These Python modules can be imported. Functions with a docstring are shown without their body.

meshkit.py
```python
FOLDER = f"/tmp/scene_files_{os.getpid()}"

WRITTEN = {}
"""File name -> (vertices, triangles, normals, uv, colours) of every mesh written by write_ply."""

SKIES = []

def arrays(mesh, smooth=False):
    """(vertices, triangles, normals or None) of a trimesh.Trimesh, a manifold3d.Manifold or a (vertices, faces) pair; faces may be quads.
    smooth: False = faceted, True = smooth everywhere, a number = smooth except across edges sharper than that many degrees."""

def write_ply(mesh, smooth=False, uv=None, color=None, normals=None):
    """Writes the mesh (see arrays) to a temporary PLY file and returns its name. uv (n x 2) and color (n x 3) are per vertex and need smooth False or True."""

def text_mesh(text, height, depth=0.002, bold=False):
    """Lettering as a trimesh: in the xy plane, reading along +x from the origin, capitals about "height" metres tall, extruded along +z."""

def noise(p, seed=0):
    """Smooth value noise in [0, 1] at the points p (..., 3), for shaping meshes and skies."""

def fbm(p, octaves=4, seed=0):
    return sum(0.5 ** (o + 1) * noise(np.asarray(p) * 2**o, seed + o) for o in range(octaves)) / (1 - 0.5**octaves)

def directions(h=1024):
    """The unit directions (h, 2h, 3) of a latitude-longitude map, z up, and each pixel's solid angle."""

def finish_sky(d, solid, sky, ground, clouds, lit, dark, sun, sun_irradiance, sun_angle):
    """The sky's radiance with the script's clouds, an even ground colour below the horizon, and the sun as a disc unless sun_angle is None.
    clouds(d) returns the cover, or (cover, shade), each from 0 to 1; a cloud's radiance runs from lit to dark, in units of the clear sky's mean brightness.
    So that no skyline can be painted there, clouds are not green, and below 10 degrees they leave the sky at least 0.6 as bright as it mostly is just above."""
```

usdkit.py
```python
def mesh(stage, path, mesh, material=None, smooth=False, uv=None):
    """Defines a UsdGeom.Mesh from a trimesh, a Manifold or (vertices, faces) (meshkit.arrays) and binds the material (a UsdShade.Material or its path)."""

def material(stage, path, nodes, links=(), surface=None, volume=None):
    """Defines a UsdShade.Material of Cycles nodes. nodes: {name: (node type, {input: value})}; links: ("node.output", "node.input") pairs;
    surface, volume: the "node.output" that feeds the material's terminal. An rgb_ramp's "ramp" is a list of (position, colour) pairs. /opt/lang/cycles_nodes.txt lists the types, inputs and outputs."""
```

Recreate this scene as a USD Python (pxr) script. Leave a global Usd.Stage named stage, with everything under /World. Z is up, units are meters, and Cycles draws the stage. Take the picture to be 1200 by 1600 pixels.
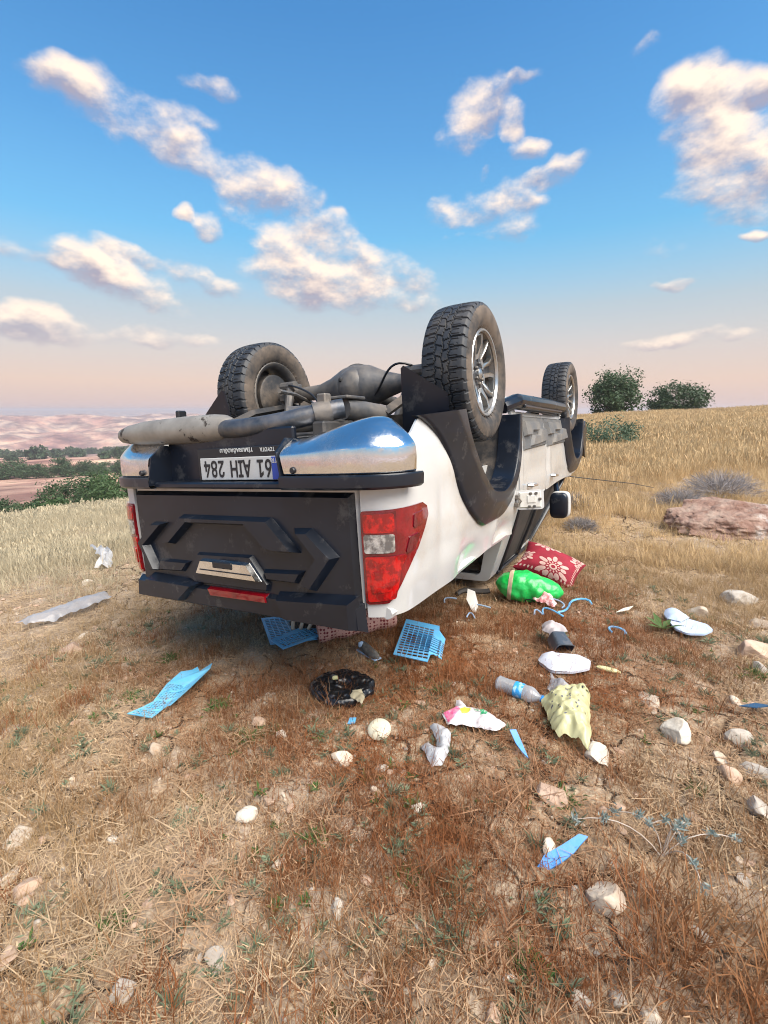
import math, random
import numpy as np
import trimesh, usdkit, meshkit
from pxr import Usd, UsdGeom, UsdLux, UsdShade, Gf, Sdf, Vt
from scipy.spatial import Delaunay
from scipy.spatial.transform import Rotation
import shapely
from shapely.geometry import Polygon, Point, LineString
import manifold3d as m3

PI = math.pi
stage = Usd.Stage.CreateInMemory()
UsdGeom.SetStageUpAxis(stage, UsdGeom.Tokens.z)
UsdGeom.SetStageMetersPerUnit(stage, 1.0)
UsdGeom.Xform.Define(stage, '/World')
stage.SetDefaultPrim(stage.GetPrimAtPath('/World'))
UsdGeom.Scope.Define(stage, '/World/Looks')
LK = '/World/Looks/'

# ------------------------------------------------------------------ camera
CAM_H = 1.35
cam = UsdGeom.Camera.Define(stage, '/World/camera')
cam.AddTranslateOp().Set((0, 0, CAM_H))
cam.AddRotateXOp().Set(90 - math.degrees(math.atan(160 / 750)))
cam.CreateHorizontalApertureAttr(36.0)
cam.CreateFocalLengthAttr(22.5)
cam.CreateClippingRangeAttr((0.05, 20000.0))
cam.CreateExposureAttr(2.38)

# ------------------------------------------------------------------ sun and sky
SUN_EL = math.radians(55.0)
SUN_AZ = math.radians(136.0)            # from the view direction (+y) towards +x: to the right, veiled by dust
sun_dir = np.array([math.sin(SUN_AZ) * math.cos(SUN_EL), math.cos(SUN_AZ) * math.cos(SUN_EL), math.sin(SUN_EL)])
sun = UsdLux.DistantLight.Define(stage, '/World/sun')
sun.CreateIntensityAttr(0.40)
sun.CreateAngleAttr(58.0)
sun.CreateNormalizeAttr(True)
sun.CreateColorAttr((1.0, 0.90, 0.78))
# -z must point along -sun_dir
zax = sun_dir; xax = np.cross([0, 0, 1.0], zax); xax /= np.linalg.norm(xax); yax = np.cross(zax, xax)
sun.AddTransformOp().Set(Gf.Matrix4d(*xax, 0, *yax, 0, *zax, 0, 0, 0, 0, 1))

SKY_STRENGTH = 0.05
# clouds: lobes of cumulus, each (azimuth and elevation of its centre come from u, v = offsets from the horizon point ahead)
_p = math.atan(160 / 750); _C = np.array([[1, 0, 0], [0, -math.sin(_p), math.cos(_p)], [0, -math.cos(_p), -math.sin(_p)]])
def sky_dir(px, py):
    d = _C @ np.array([(px - 600) / 750, (py - 800) / 750, 1.0]); return d / np.linalg.norm(d)
LOBES = [  # x, y, rx, ry, tilt, weight
 (66,112,34,16,20,.8),(125,145,75,30,14,1),(210,180,75,40,20,.6),(255,172,75,22,12,.45),(245,215,55,22,10,.4),
 (330,136,44,17,8,.9),(290,236,88,24,14,1),(345,272,70,26,20,.5),(420,298,80,42,12,1.1),(385,345,50,25,20,.4),
 (289,333,14,15,0,.9),(325,357,26,20,0,.95),
 (440,388,50,36,0,.9),(525,382,95,36,18,1.1),(612,425,75,28,18,.9),(500,430,120,46,4,1.2),(565,468,135,22,3,.8),
 (60,405,85,16,4,.9),(115,412,80,30,10,.9),(205,402,55,20,8,.9),(190,440,105,30,20,1),(310,440,80,20,14,1),
 (60,508,110,30,4,1.2),(240,526,95,15,0,.9),(150,549,60,5,0,.5),
 (748,165,52,38,-30,1.1),(800,180,24,28,-20,1),(805,122,46,10,-12,.85),(718,212,36,30,-30,.55),(830,230,34,15,5,.95),(749,268,11,9,0,.8),
 (755,322,78,30,-5,1.1),(790,348,50,26,-5,.7),(830,315,32,13,-8,.9),(865,270,58,18,-20,1),(710,376,55,9,-12,.5),
 (1078,140,54,40,-20,1.1),(1135,150,58,42,0,1),(1135,205,90,60,20,1),(1170,270,110,64,0,1.1),(1075,250,30,25,0,1),(1192,118,34,24,0,1.1),(1185,325,90,22,0,.8),
 (1000,85,24,12,-25,.4),(1036,382,36,13,0,.5),(1060,441,36,9,-4,1),(1055,527,70,13,-5,1),(1150,526,44,9,0,.9),(1176,367,22,8,0,.9),
]
def sky_nodes():
    n, l = {}, []
    n['co'] = ('texture_coordinate', {})
    n['sep'] = ('separate_xyz', {}); l.append(('co.generated', 'sep.vector'))
    n['sky'] = ('sky_texture', dict(sky_type='single_scattering', sun_disc=False, sun_elevation=SUN_EL, sun_rotation=SUN_AZ, altitude=600.0, air_density=1.0, aerosol_density=1.0, ozone_density=1.6))
    # deepen the clear air a little, then the dusty layer low over the land
    n['tint'] = ('mix', dict(mix_type='multiply', fac=1.0, color2=TINT)); l.append(('sky.color', 'tint.color1'))
    n['band'] = ('rgb_ramp', dict(ramp=[(z, (f, f, f)) for z, f in ((0, 1), (.05, .97), (.106, .93), (.184, .82), (.307, .38), (.42, .13), (.56, 0))]))
    l.append(('sep.z', 'band.fac'))
    n['bandcol'] = ('rgb_ramp', dict(ramp=[(0, (2.75, 2.2, 2.2)), (.05, (3.3, 2.45, 2.05)), (.106, (2.95, 2.5, 2.25)), (.184, (2.3, 2.4, 2.3)), (.30, (1.15, 2.45, 2.75)), (1, (1.20, 2.08, 2.72))]))
    l.append(('sep.z', 'bandcol.fac'))
    n['clear'] = ('mix', {}); l += [('band.color', 'clear.fac'), ('tint.color', 'clear.color1'), ('bandcol.color', 'clear.color2')]
    # cloud lobes: their sum is a smooth function of azimuth and height, tabled as products of one-way curves; past the frame the pattern runs on round the sky
    n['sw'] = ('separate_xyz', {}); l.append(('warp.vector', 'sw.vector'))
    n['az'] = ('math', dict(math_type='arctan2')); l += [('sw.x', 'az.value1'), ('sw.y', 'az.value2')]
    n['az1'] = ('math', dict(math_type='multiply_add', value2=2 / PI, value3=.5)); l.append(('az.value', 'az1.value1'))
    n['az2'] = ('math', dict(math_type='pingpong', value2=1.0)); l.append(('az1.value', 'az2.value1'))
    n['el'] = ('math', dict(math_type='divide', value2=.66)); l.append(('sw.z', 'el.value1'))
    uu, vv = np.meshgrid(((np.arange(256) / 255) - .5) * PI / 2, np.arange(256) / 255 * .66)
    cz = np.sqrt(1 - vv ** 2); D = np.stack([np.sin(uu) * cz, np.cos(uu) * cz, vv], -1)
    S, Hh = np.zeros((256, 256)), np.zeros((256, 256))
    for px, py, rx, ry, tilt, w in LOBES:
        d = sky_dir(px, py)
        k = 1.3 / (750 * math.sqrt(1 + ((px - 600) / 750) ** 2 + ((py - 800) / 750) ** 2))
        right = np.cross(d, [0, 0, 1.0]); right /= np.linalg.norm(right); up = np.cross(right, d)
        a = math.radians(-tilt); t1 = math.cos(a) * right + math.sin(a) * up; t2 = -math.sin(a) * right + math.cos(a) * up
        X, Y = (D - d) @ t1 / (rx * k), (D - d) @ t2 / (ry * k)
        t = np.clip(1 - X ** 2 - Y ** 2, 0, 1); f = (w * t * t * (3 - 2 * t)) ** 4; S += f; Hh += f * Y
    Hh /= S + 1e-4; S = S ** .25; Hh *= S
    edge = np.clip(np.minimum(np.arange(256), 255 - np.arange(256)) / 6, 0, 1); S *= edge[None]; Hh *= edge[None]
    def tabled(F, name, terms):
        U, s_, W = np.linalg.svd(F); out = None
        for k in range(terms // 3):
            i = slice(3 * k, 3 * k + 3); q = np.sqrt(s_[i])
            n[f'{name}u{k}'] = ('rgb_ramp', dict(ramp=[(j / 255, tuple(W[i, j] * q)) for j in range(256)])); l.append(('az2.value', f'{name}u{k}.fac'))
            n[f'{name}v{k}'] = ('rgb_ramp', dict(ramp=[(j / 255, tuple(U[j, i] * q)) for j in range(256)])); l.append(('el.value', f'{name}v{k}.fac'))
            n[f'{name}d{k}'] = ('vector_math', dict(math_type='dot_product')); l.extend([(f"{name}u{k}.color", f"{name}d{k}.vector1"), (f"{name}v{k}.color", f"{name}d{k}.vector2")])
            if out:
                n[f'{name}s{k}'] = ('math', dict(math_type='add')); l.extend([(out, f"{name}s{k}.value1"), (f"{name}d{k}.value", f"{name}s{k}.value2")]); out = f'{name}s{k}.value'
            else: out = f'{name}d{k}.value'
        return out
    acc, hgt = tabled(S, 'den_', 45), tabled(Hh, 'hgt_', 30)
    # billows: the direction is warped, then two noises carve the lobes
    n['wn'] = ('noise_texture', dict(scale=11.0, detail=2.0, roughness=.6)); l.append(('co.generated', 'wn.vector'))
    n['wsub'] = ('vector_math', dict(math_type='subtract', vector2=(.5, .5, .5))); l.append(('wn.color', 'wsub.vector1'))
    n['wsc'] = ('vector_math', dict(math_type='scale', scale=.06)); l.append(('wsub.vector', 'wsc.vector1'))
    n['warp'] = ('vector_math', dict(math_type='add')); l += [('co.generated', 'warp.vector1'), ('wsc.vector', 'warp.vector2')]
    n['st'] = ('vector_math', dict(math_type='multiply', vector2=(1, 1, 1.7))); l.append(('co.generated', 'st.vector1'))
    n['n1'] = ('noise_texture', dict(scale=10.0, detail=7.0, roughness=.58, lacunarity=2.1)); l.append(('st.vector', 'n1.vector'))
    n['n1o'] = ('vector_math', dict(math_type='add', vector2=(.010, -.004, .034))); l.append(('st.vector', 'n1o.vector1'))
    n['n2'] = ('noise_texture', dict(scale=10.0, detail=4.0, roughness=.58, lacunarity=2.1)); l.append(('n1o.vector', 'n2.vector'))
    n['nc'] = ('math', dict(math_type='multiply_add', value2=3.0, value3=-1.5)); l.append(('n1.fac', 'nc.value1'))
    n['gate'] = ('map_range', dict(from_min=.0, from_max=.28, to_min=0, to_max=1, clamp=True)); l.append((acc, 'gate.value'))
    n['ncg'] = ('math', dict(math_type='multiply')); l += [('nc.value', 'ncg.value1'), ('gate.result', 'ncg.value2')]
    n['den'] = ('math', dict(math_type='add')); l += [(acc, 'den.value1'), ('ncg.value', 'den.value2')]
    n['cov'] = ('map_range', dict(range_type='smoothstep', from_min=.18, from_max=1.5, to_min=0, to_max=.97, clamp=True)); l.append(('den.value', 'cov.value'))
    # light side: upper part of each lobe and noise falling off towards the light
    n['hn'] = ('math', dict(math_type='divide')); l += [(hgt, 'hn.value1')]
    n['accp'] = ('math', dict(math_type='add', value2=.05)); l += [(acc, 'accp.value1'), ('accp.value', 'hn.value2')]
    n['dn'] = ('math', dict(math_type='subtract')); l += [('n1.fac', 'dn.value1'), ('n2.fac', 'dn.value2')]
    n['sh1'] = ('math', dict(math_type='multiply_add', value2=3.0)); l += [('dn.value', 'sh1.value1'), ('sh2.value', 'sh1.value3')]
    n['sh2'] = ('math', dict(math_type='multiply_add', value2=1.15, value3=.54)); l += [('hn.value', 'sh2.value1')]
    n['shc'] = ('clamp', dict(min=0.0, max=1.0)); l.append(('sh1.value', 'shc.value'))
    n['ccol'] = ('mix', dict(color1=CLOUD_DARK, color2=CLOUD_LIT)); l.append(('shc.result', 'ccol.fac'))
    n['lowf'] = ('map_range', dict(from_min=.0, from_max=.22, to_min=.55, to_max=1.0, clamp=True)); l.append(('sep.z', 'lowf.value'))
    n['cv2'] = ('math', dict(math_type='multiply')); l += [('cov.result', 'cv2.value1'), ('lowf.result', 'cv2.value2')]
    n['out'] = ('mix', {}); l += [('cv2.value', 'out.fac'), ('clear.color', 'out.color1'), ('ccol.color', 'out.color2')]
    n['bg'] = ('background_shader', dict(strength=SKY_STRENGTH)); l.append(('out.color', 'bg.color'))
    return n, l
TINT = (.36, .75, .92)
CLOUD_LIT, CLOUD_DARK = (4.9, 4.0, 3.25), (1.75, 1.60, 1.95)
_n, _l = sky_nodes()
sky_mat = usdkit.material(stage, LK + 'sky', _n, _l, surface='bg.background')
dome = UsdLux.DomeLight.Define(stage, '/World/sky')
UsdShade.MaterialBindingAPI.Apply(dome.GetPrim()).Bind(sky_mat)
dome.GetPrim().SetCustomDataByKey('kind', 'structure')
# ------------------------------------------------------------------ terrain
def sstep(a, b, x):
    t = np.clip((x - a) / (b - a), 0, 1); return t * t * (3 - 2 * t)
_TR = np.log(np.array([3., 11, 40, 70, 150, 400, 600, 1100, 1450, 1620, 2000, 2120, 2300, 2700, 4000, 6500]))
_TZ = np.array([-.2, -.8, -7.0, -12.0, -19., -33., -45., -84., -110., -98., -44., -37., -52., -95., -120., -45.])
def brow(az):
    a = np.degrees(az)
    return 10.5 + 33 * sstep(-14, 18, a) * (1 - sstep(70, 110, a)) 
def base_z(x, y):
    return .05 * x - .023 * y
def lay(x, y):
    """The smooth lie of the land."""
    x, y = np.asarray(x, float), np.asarray(y, float)
    r = np.hypot(x, y); az = np.arctan2(x, y); b = brow(az)
    k = np.minimum(1, 1.35 * b / np.maximum(r, 1e-6))
    pl = base_z(x * k, y * k)
    p3 = np.stack([x * .35, y * .35, np.zeros_like(x)], -1)
    pl = pl + (meshkit.fbm(p3, 3, 5) - .5) * .22 * sstep(3.5, 9, r)
    pl = pl + .78 * np.clip((np.minimum(r, 1.2 * b) - 6) / 34, 0, 1.1) * sstep(2, 24, np.degrees(az)) * (1 - sstep(80, 120, np.degrees(az)))
    pl = pl - .28 * sstep(4.5, 10.5, r) * (1 - sstep(-22, -8, np.degrees(az)))
    w = sstep(b, np.maximum(2.4 * b, b + 13), r)
    far = np.interp(np.log(np.maximum(r, 1)), _TR, _TZ)
    q = np.stack([x / 260, y / 260, np.zeros_like(x) + 3.3], -1)
    ridge = 1 - np.abs(2 * meshkit.fbm(q, 5, 11) - 1)
    amp = np.interp(r, [0, 60, 300, 600, 1300, 1650, 2050, 2600, 6000], [0, .6, 3, 6, 14, 70, 62, 60, 110])
    far = far + (ridge - .62) * amp
    return (1 - w) * pl + w * far
def ground_z(x, y):
    """With the small bumps of the trodden earth."""
    x, y = np.asarray(x, float), np.asarray(y, float)
    r = np.hypot(x, y)
    near = 1 - sstep(14, 30, r)
    q = np.stack([x, y, np.zeros_like(x)], -1)
    lump = (meshkit.fbm(q * 2.3, 3, 21) - .5) * .075 + (meshkit.fbm(q * 8, 3, 22) - .5) * .045 + (meshkit.fbm(q * 24, 2, 23) - .5) * .016 * (1 - sstep(3, 6, r))
    return lay(x, y) + lump * near
# ------------------------------------------------------------------ helpers
used = {}
def numbered(parent, name):
    k = used.get((parent, name), 0); used[(parent, name)] = k + 1
    return name if k == 0 else f'{name}_{k:03d}'
def tag(p, label=None, cat=None, group=None, kind=None):
    p = p.GetPrim() if hasattr(p, 'GetPrim') else p
    for a, b in (('label', label), ('category', cat), ('group', group), ('kind', kind)):
        if b: p.SetCustomDataByKey(a, b)
    return p
def obj(name, mesh, mat, parent=None, smooth=False, label=None):
    """ONE mesh under a parent (a path) or under /World."""
    par = parent or '/World'
    path = par + '/' + numbered(par, name)
    m = usdkit.mesh(stage, path, mesh, mat, smooth)
    if label: m.GetPrim().SetCustomDataByKey('label', label)
    return path
def thing(name, label, cat, group=None, matrix=None, loc=None):
    path = '/World/' + numbered('/World', name)
    x = UsdGeom.Xform.Define(stage, path)
    if matrix is not None: x.AddTransformOp().Set(matrix)
    elif loc is not None: x.AddTranslateOp().Set(tuple(map(float, loc)))
    tag(x, label, cat, group)
    return path
def sub(parent, name):
    path = parent + '/' + numbered(parent, name)
    return UsdGeom.Xform.Define(stage, path), path
def prim(path): return stage.GetPrimAtPath(path)
def cat_(ms): return trimesh.util.concatenate([m for m in ms if m is not None])
def tm(v, f): return trimesh.Trimesh(np.asarray(v, float), np.asarray(f, int), process=False)
def hull(p): return trimesh.convex.convex_hull(np.asarray(p, float))
def cbox(sx, sy, sz, c=.01, at=(0, 0, 0), rot=None):
    """A box with chamfered edges, sizes across."""
    a, b, d = sx / 2, sy / 2, sz / 2; c = min(c, a * .95, b * .95, d * .95); p = []
    for i in (-1, 1):
        for j in (-1, 1):
            for k in (-1, 1):
                p += [(i * (a - c), j * b, k * d) if False else (i * a, j * (b - c), k * (d - c)), (i * (a - c), j * b, k * (d - c)), (i * (a - c), j * (b - c), k * d)]
    m = hull(p)
    if rot is not None: m.apply_transform(trimesh.transformations.euler_matrix(*rot))
    m.apply_translation(at); return m
def tube(points, radii, sides=10, cap=True):
    p = np.asarray(points, float); n = len(p); radii = np.broadcast_to(np.asarray(radii, float), (n,))
    t = np.gradient(p, axis=0); t /= np.linalg.norm(t, axis=1, keepdims=True) + 1e-12
    a = np.zeros_like(p); ref = np.array([0, 0, 1.]) if abs(t[0, 2]) < .9 else np.array([1., 0, 0])
    a[0] = np.cross(t[0], ref)
    for i in range(1, n): a[i] = a[i - 1] - t[i] * (a[i - 1] @ t[i]); a[i] /= np.linalg.norm(a[i]) + 1e-12
    a[0] /= np.linalg.norm(a[0]); b = np.cross(t, a); g = np.arange(sides) * 2 * PI / sides
    v = p[:, None] + radii[:, None, None] * (np.cos(g)[None, :, None] * a[:, None] + np.sin(g)[None, :, None] * b[:, None])
    f = []
    for i in range(n - 1):
        for j in range(sides):
            k = (j + 1) % sides; f += [(i * sides + j, i * sides + k, (i + 1) * sides + k), (i * sides + j, (i + 1) * sides + k, (i + 1) * sides + j)]
    v = v.reshape(-1, 3)
    if cap:
        v = np.vstack([v, p[:1], p[-1:]]); c0, c1 = len(v) - 2, len(v) - 1
        for j in range(sides):
            k = (j + 1) % sides; f += [(c0, k, j), (c1, (n - 1) * sides + j, (n - 1) * sides + k)]
    return tm(v, f)
def spline(pts, n=24):
    from scipy.interpolate import CubicSpline
    p = np.asarray(pts, float); s = np.r_[0, np.cumsum(np.linalg.norm(np.diff(p, axis=0), axis=1))]
    return CubicSpline(s, p)(np.linspace(0, s[-1], n))
def revolve(prof, n=48, axis='z', arc=None):
    """prof: (radius, height) rows turned about the axis (open profile or closed by repeating its first row)."""
    p = np.asarray(prof, float); th = np.arange(n) * 2 * PI / n; m = len(p)
    v = np.stack([p[None, :, 0] * np.cos(th)[:, None], p[None, :, 0] * np.sin(th)[:, None], np.broadcast_to(p[None, :, 1], (n, m))], -1).reshape(-1, 3)
    f = []
    for i in range(n):
        k = (i + 1) % n
        for j in range(m - 1): f += [(i * m + j, k * m + j, k * m + j + 1), (i * m + j, k * m + j + 1, i * m + j + 1)]
    if axis == 'y': v = np.stack([v[:, 0], v[:, 2], -v[:, 1]], -1)
    if axis == 'x': v = np.stack([v[:, 2], v[:, 0], v[:, 1]], -1)
    return tm(v, f)
def panel(poly, surf, thick=.006, res=.03, out=None):
    """A sheet of given thickness: the plane polygon is meshed and laid on the surface surf(n x 2) -> n x 3; out points outwards."""
    ps = shapely.segmentize(poly, res)
    b = [np.array(ps.exterior.coords)[:-1]] + [np.array(r.coords)[:-1] for r in ps.interiors]
    x0, y0, x1, y1 = poly.bounds
    gx, gy = np.meshgrid(np.arange(x0 + res / 2, x1, res), np.arange(y0 + res / 2, y1, res)); gx[1::2] += res * .5
    g = np.c_[gx.ravel(), gy.ravel()]
    g = g[shapely.contains_xy(poly.buffer(-res * .45), g[:, 0], g[:, 1])]
    pts = np.vstack(b + [g]); f = Delaunay(pts).simplices
    c = pts[f].mean(1); f = f[shapely.contains_xy(poly, c[:, 0], c[:, 1])]
    e = pts[f]; ar = np.abs(np.cross(e[:, 1] - e[:, 0], e[:, 2] - e[:, 0])); f = f[ar > 1e-9]
    v = np.asarray(surf(pts), float)
    # one turn for all faces, decided by out
    e2 = pts[f]; s = np.cross(e2[:, 1] - e2[:, 0], e2[:, 2] - e2[:, 0]) < 0; f[s] = f[s][:, ::-1]
    fn = np.cross(v[f[:, 1]] - v[f[:, 0]], v[f[:, 2]] - v[f[:, 0]])
    if out is not None and (fn.sum(0) @ np.asarray(out, float)) < 0: f = f[:, ::-1]; fn = -fn
    n = np.zeros_like(v)
    for k in range(3): np.add.at(n, f[:, k], fn)
    n /= np.linalg.norm(n, axis=1, keepdims=True) + 1e-12
    N = len(v); ed = np.vstack([f[:, [0, 1]], f[:, [1, 2]], f[:, [2, 0]]])
    key = np.sort(ed, 1); _, inv, cnt = np.unique(key, axis=0, return_inverse=True, return_counts=True); be = ed[cnt[inv.ravel()] == 1]
    side = np.vstack([np.c_[be[:, 1], be[:, 0], be[:, 0] + N], np.c_[be[:, 1], be[:, 0] + N, be[:, 1] + N]])
    return tm(np.vstack([v, v - n * thick]), np.vstack([f, f[:, ::-1] + N, side]))
def rounded(pts, r):
    p = Polygon(pts); return p.buffer(-r, join_style=1).buffer(r, join_style=1, quad_segs=5) if r > 0 else p
def inset(pts, d):
    p = np.asarray(pts, float); n = len(p); area = .5 * np.sum(p[:, 0] * np.roll(p[:, 1], -1) - np.roll(p[:, 0], -1) * p[:, 1])
    if area < 0: p = p[::-1]
    q = []
    for i in range(n):
        a, b, c = p[i - 1], p[i], p[(i + 1) % n]; u = (b - a) / np.linalg.norm(b - a); w = (c - b) / np.linalg.norm(c - b)
        n1, n2 = np.array([-u[1], u[0]]), np.array([-w[1], w[0]]); m = n1 + n2; m /= max(.35, 1 + n1 @ n2)
        q.append(b + d * m)
    return p, np.array(q)
def raised(pts, h, bevel, frame, base=0.0):
    """A raised plateau with sloping sides: frame maps (n x 2, height n) to points."""
    p, q = inset(pts, bevel); n = len(p)
    f = []
    for i in range(n):
        k = (i + 1) % n; f += [(i, k, n + k), (i, n + k, n + i)]
    import mapbox_earcut as me
    tri = np.array(me.triangulate_float64(q, np.array([n]))).reshape(-1, 3).astype(int)
    e = q[tri]; cw = np.cross(e[:, 1] - e[:, 0], e[:, 2] - e[:, 0]) < 0; tri[cw] = tri[cw][:, ::-1]
    f = np.vstack([f, tri + n])
    v = np.vstack([frame(p, np.full(n, base)), frame(q, np.full(n, h))])
    return tm(v, f)
def orient(m, out):
    """Turn all faces so that they look along out on the whole."""
    fn = np.cross(m.vertices[m.faces[:, 1]] - m.vertices[m.faces[:, 0]], m.vertices[m.faces[:, 2]] - m.vertices[m.faces[:, 0]]).sum(0)
    return tm(m.vertices, m.faces[:, ::-1]) if fn @ np.asarray(out, float) < 0 else m
def sweep(path, prof, out=None, closed=False):
    """A ribbon or bar: the cross-section prof (k x 2: along side, along up) carried along path with up = given per-point frame."""
    raise NotImplementedError
def loft(rings, close_ring=True, caps=True):
    """Skin through rings of equal point count."""
    r = [np.asarray(x, float) for x in rings]; m = len(r[0]); v = np.vstack(r); f = []
    for i in range(len(r) - 1):
        for j in range(m if close_ring else m - 1):
            k = (j + 1) % m; f += [(i * m + j, i * m + k, (i + 1) * m + k), (i * m + j, (i + 1) * m + k, (i + 1) * m + j)]
    if caps and close_ring:
        a, b = len(v), len(v) + 1; v = np.vstack([v, r[0].mean(0), r[-1].mean(0)]); o = (len(r) - 1) * m
        for j in range(m):
            k = (j + 1) % m; f += [(a, k, j), (b, o + j, o + k)]
    t = tm(v, f)
    return t
def xf(m, M): m = m.copy(); m.apply_transform(M); return m
def rotz(a): return trimesh.transformations.rotation_matrix(a, [0, 0, 1])

def mat(name, col, rough=.5, col2=None, scale=4.0, detail=5.0, lo=.4, hi=.62, metallic=0.0, bump=0.0, bscale=60.0, bdist=.004, coat=0.0, spec=.5,
        dirt=None, dirt_lo=.5, dirt_hi=.75, dscale=3.0, rough2=None, vary=0.0, trans=0.0, transl=None, space='object', extra=None):
    """A procedural surface: two tones mixed by noise, a layer of dust, grain in relief."""
    n, l = {}, []
    n['co'] = ('texture_coordinate', {}) if space == 'object' else ('geometry', {})
    C = 'co.object' if space == 'object' else 'co.position'
    n['p'] = ('principled_bsdf', dict(roughness=rough, metallic=metallic, coat_weight=coat, specular_ior_level=spec, transmission_weight=trans, base_color=col))
    c = None
    if col2 is not None:
        n['n'] = ('noise_texture', dict(scale=scale, detail=detail, roughness=.6)); l.append((C, 'n.vector'))
        n['r'] = ('rgb_ramp', dict(ramp=[(lo, col), (hi, col2)])); l.append(('n.fac', 'r.fac')); c = 'r.color'
    if dirt is not None:
        n['dn'] = ('noise_texture', dict(scale=dscale, detail=7.0, roughness=.68)); l.append((C, 'dn.vector'))
        n['dr'] = ('map_range', dict(from_min=dirt_lo, from_max=dirt_hi, to_min=0.0, to_max=dirt[3] if len(dirt) > 3 else .7, clamp=True)); l.append(('dn.fac', 'dr.value'))
        n['dm'] = ('mix', dict(color1=col, color2=dirt[:3])); l.append(('dr.result', 'dm.fac'))
        if c: l.append((c, 'dm.color1'))
        c = 'dm.color'
        n['rr'] = ('map_range', dict(from_min=0.0, from_max=1.0, to_min=rough, to_max=max(rough, .8), clamp=True)); l += [('dr.result', 'rr.value'), ('rr.result', 'p.roughness')]
    if vary:
        n['oi'] = ('object_info', {}); n['ov'] = ('map_range', dict(to_min=1 - vary, to_max=1 + vary)); l.append(('oi.random', 'ov.value'))
        n['hs'] = ('hsv', dict(color=col)); l.append(('ov.result', 'hs.value'))
        if c: l.append((c, 'hs.color'))
        c = 'hs.color'
    if bump:
        n['bn'] = ('noise_texture', dict(scale=bscale, detail=6.0, roughness=.6)); l.append((C, 'bn.vector'))
        n['b'] = ('bump', dict(strength=bump, distance=bdist)); l += [('bn.fac', 'b.height'), ('b.normal', 'p.normal')]
    if c: l.append((c, 'p.base_color'))
    s = 'p.BSDF'
    if transl:
        n['t'] = ('translucent_bsdf', dict(color=transl)); n['mx'] = ('mix_closure', dict(fac=.35)); l += [('p.BSDF', 'mx.closure1'), ('t.BSDF', 'mx.closure2')]; s = 'mx.closure'
        if c: l.append((c, 't.color'))
    if extra: extra(n, l)
    return usdkit.material(stage, LK + name, n, l, surface=s)
# ------------------------------------------------------------------ ground and hills
def polar(radii, angles, zfun, name, m, closed=True):
    R, A = np.meshgrid(radii, angles, indexing='ij')
    x, y = R * np.sin(A), R * np.cos(A); z = zfun(x.ravel(), y.ravel()).reshape(x.shape)
    v = np.stack([x, y, z], -1).reshape(-1, 3); na = len(angles); i, j = np.meshgrid(np.arange(len(radii) - 1), np.arange(na), indexing='ij'); k = (j + 1) % na
    q = np.stack([i * na + j, (i + 1) * na + j, (i + 1) * na + k, i * na + k], -1).reshape(-1, 4)[:, ::-1]
    return v, q
ang = np.radians(np.r_[np.arange(-50, 50, .3), np.arange(50, 310, 3.0)])
def rings(a, b, g): 
    n = int(math.log(b / a) / math.log(1 + g)); return np.geomspace(a, b, n + 1)
R_SPLIT = 60.0
r_near = np.r_[rings(.25, 4.5, .012), rings(4.5, R_SPLIT, .02)[1:]]
v, q = polar(r_near, ang, ground_z, 'ground', None)
c0 = len(v); v = np.vstack([v, [[0, 0, float(ground_z(0, 0))]]]); na = len(ang)
cap = np.array([[c0, (j + 1) % na, j] for j in range(na)])
tri = np.vstack([q[:, [0, 1, 2]], q[:, [0, 2, 3]], cap])

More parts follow.
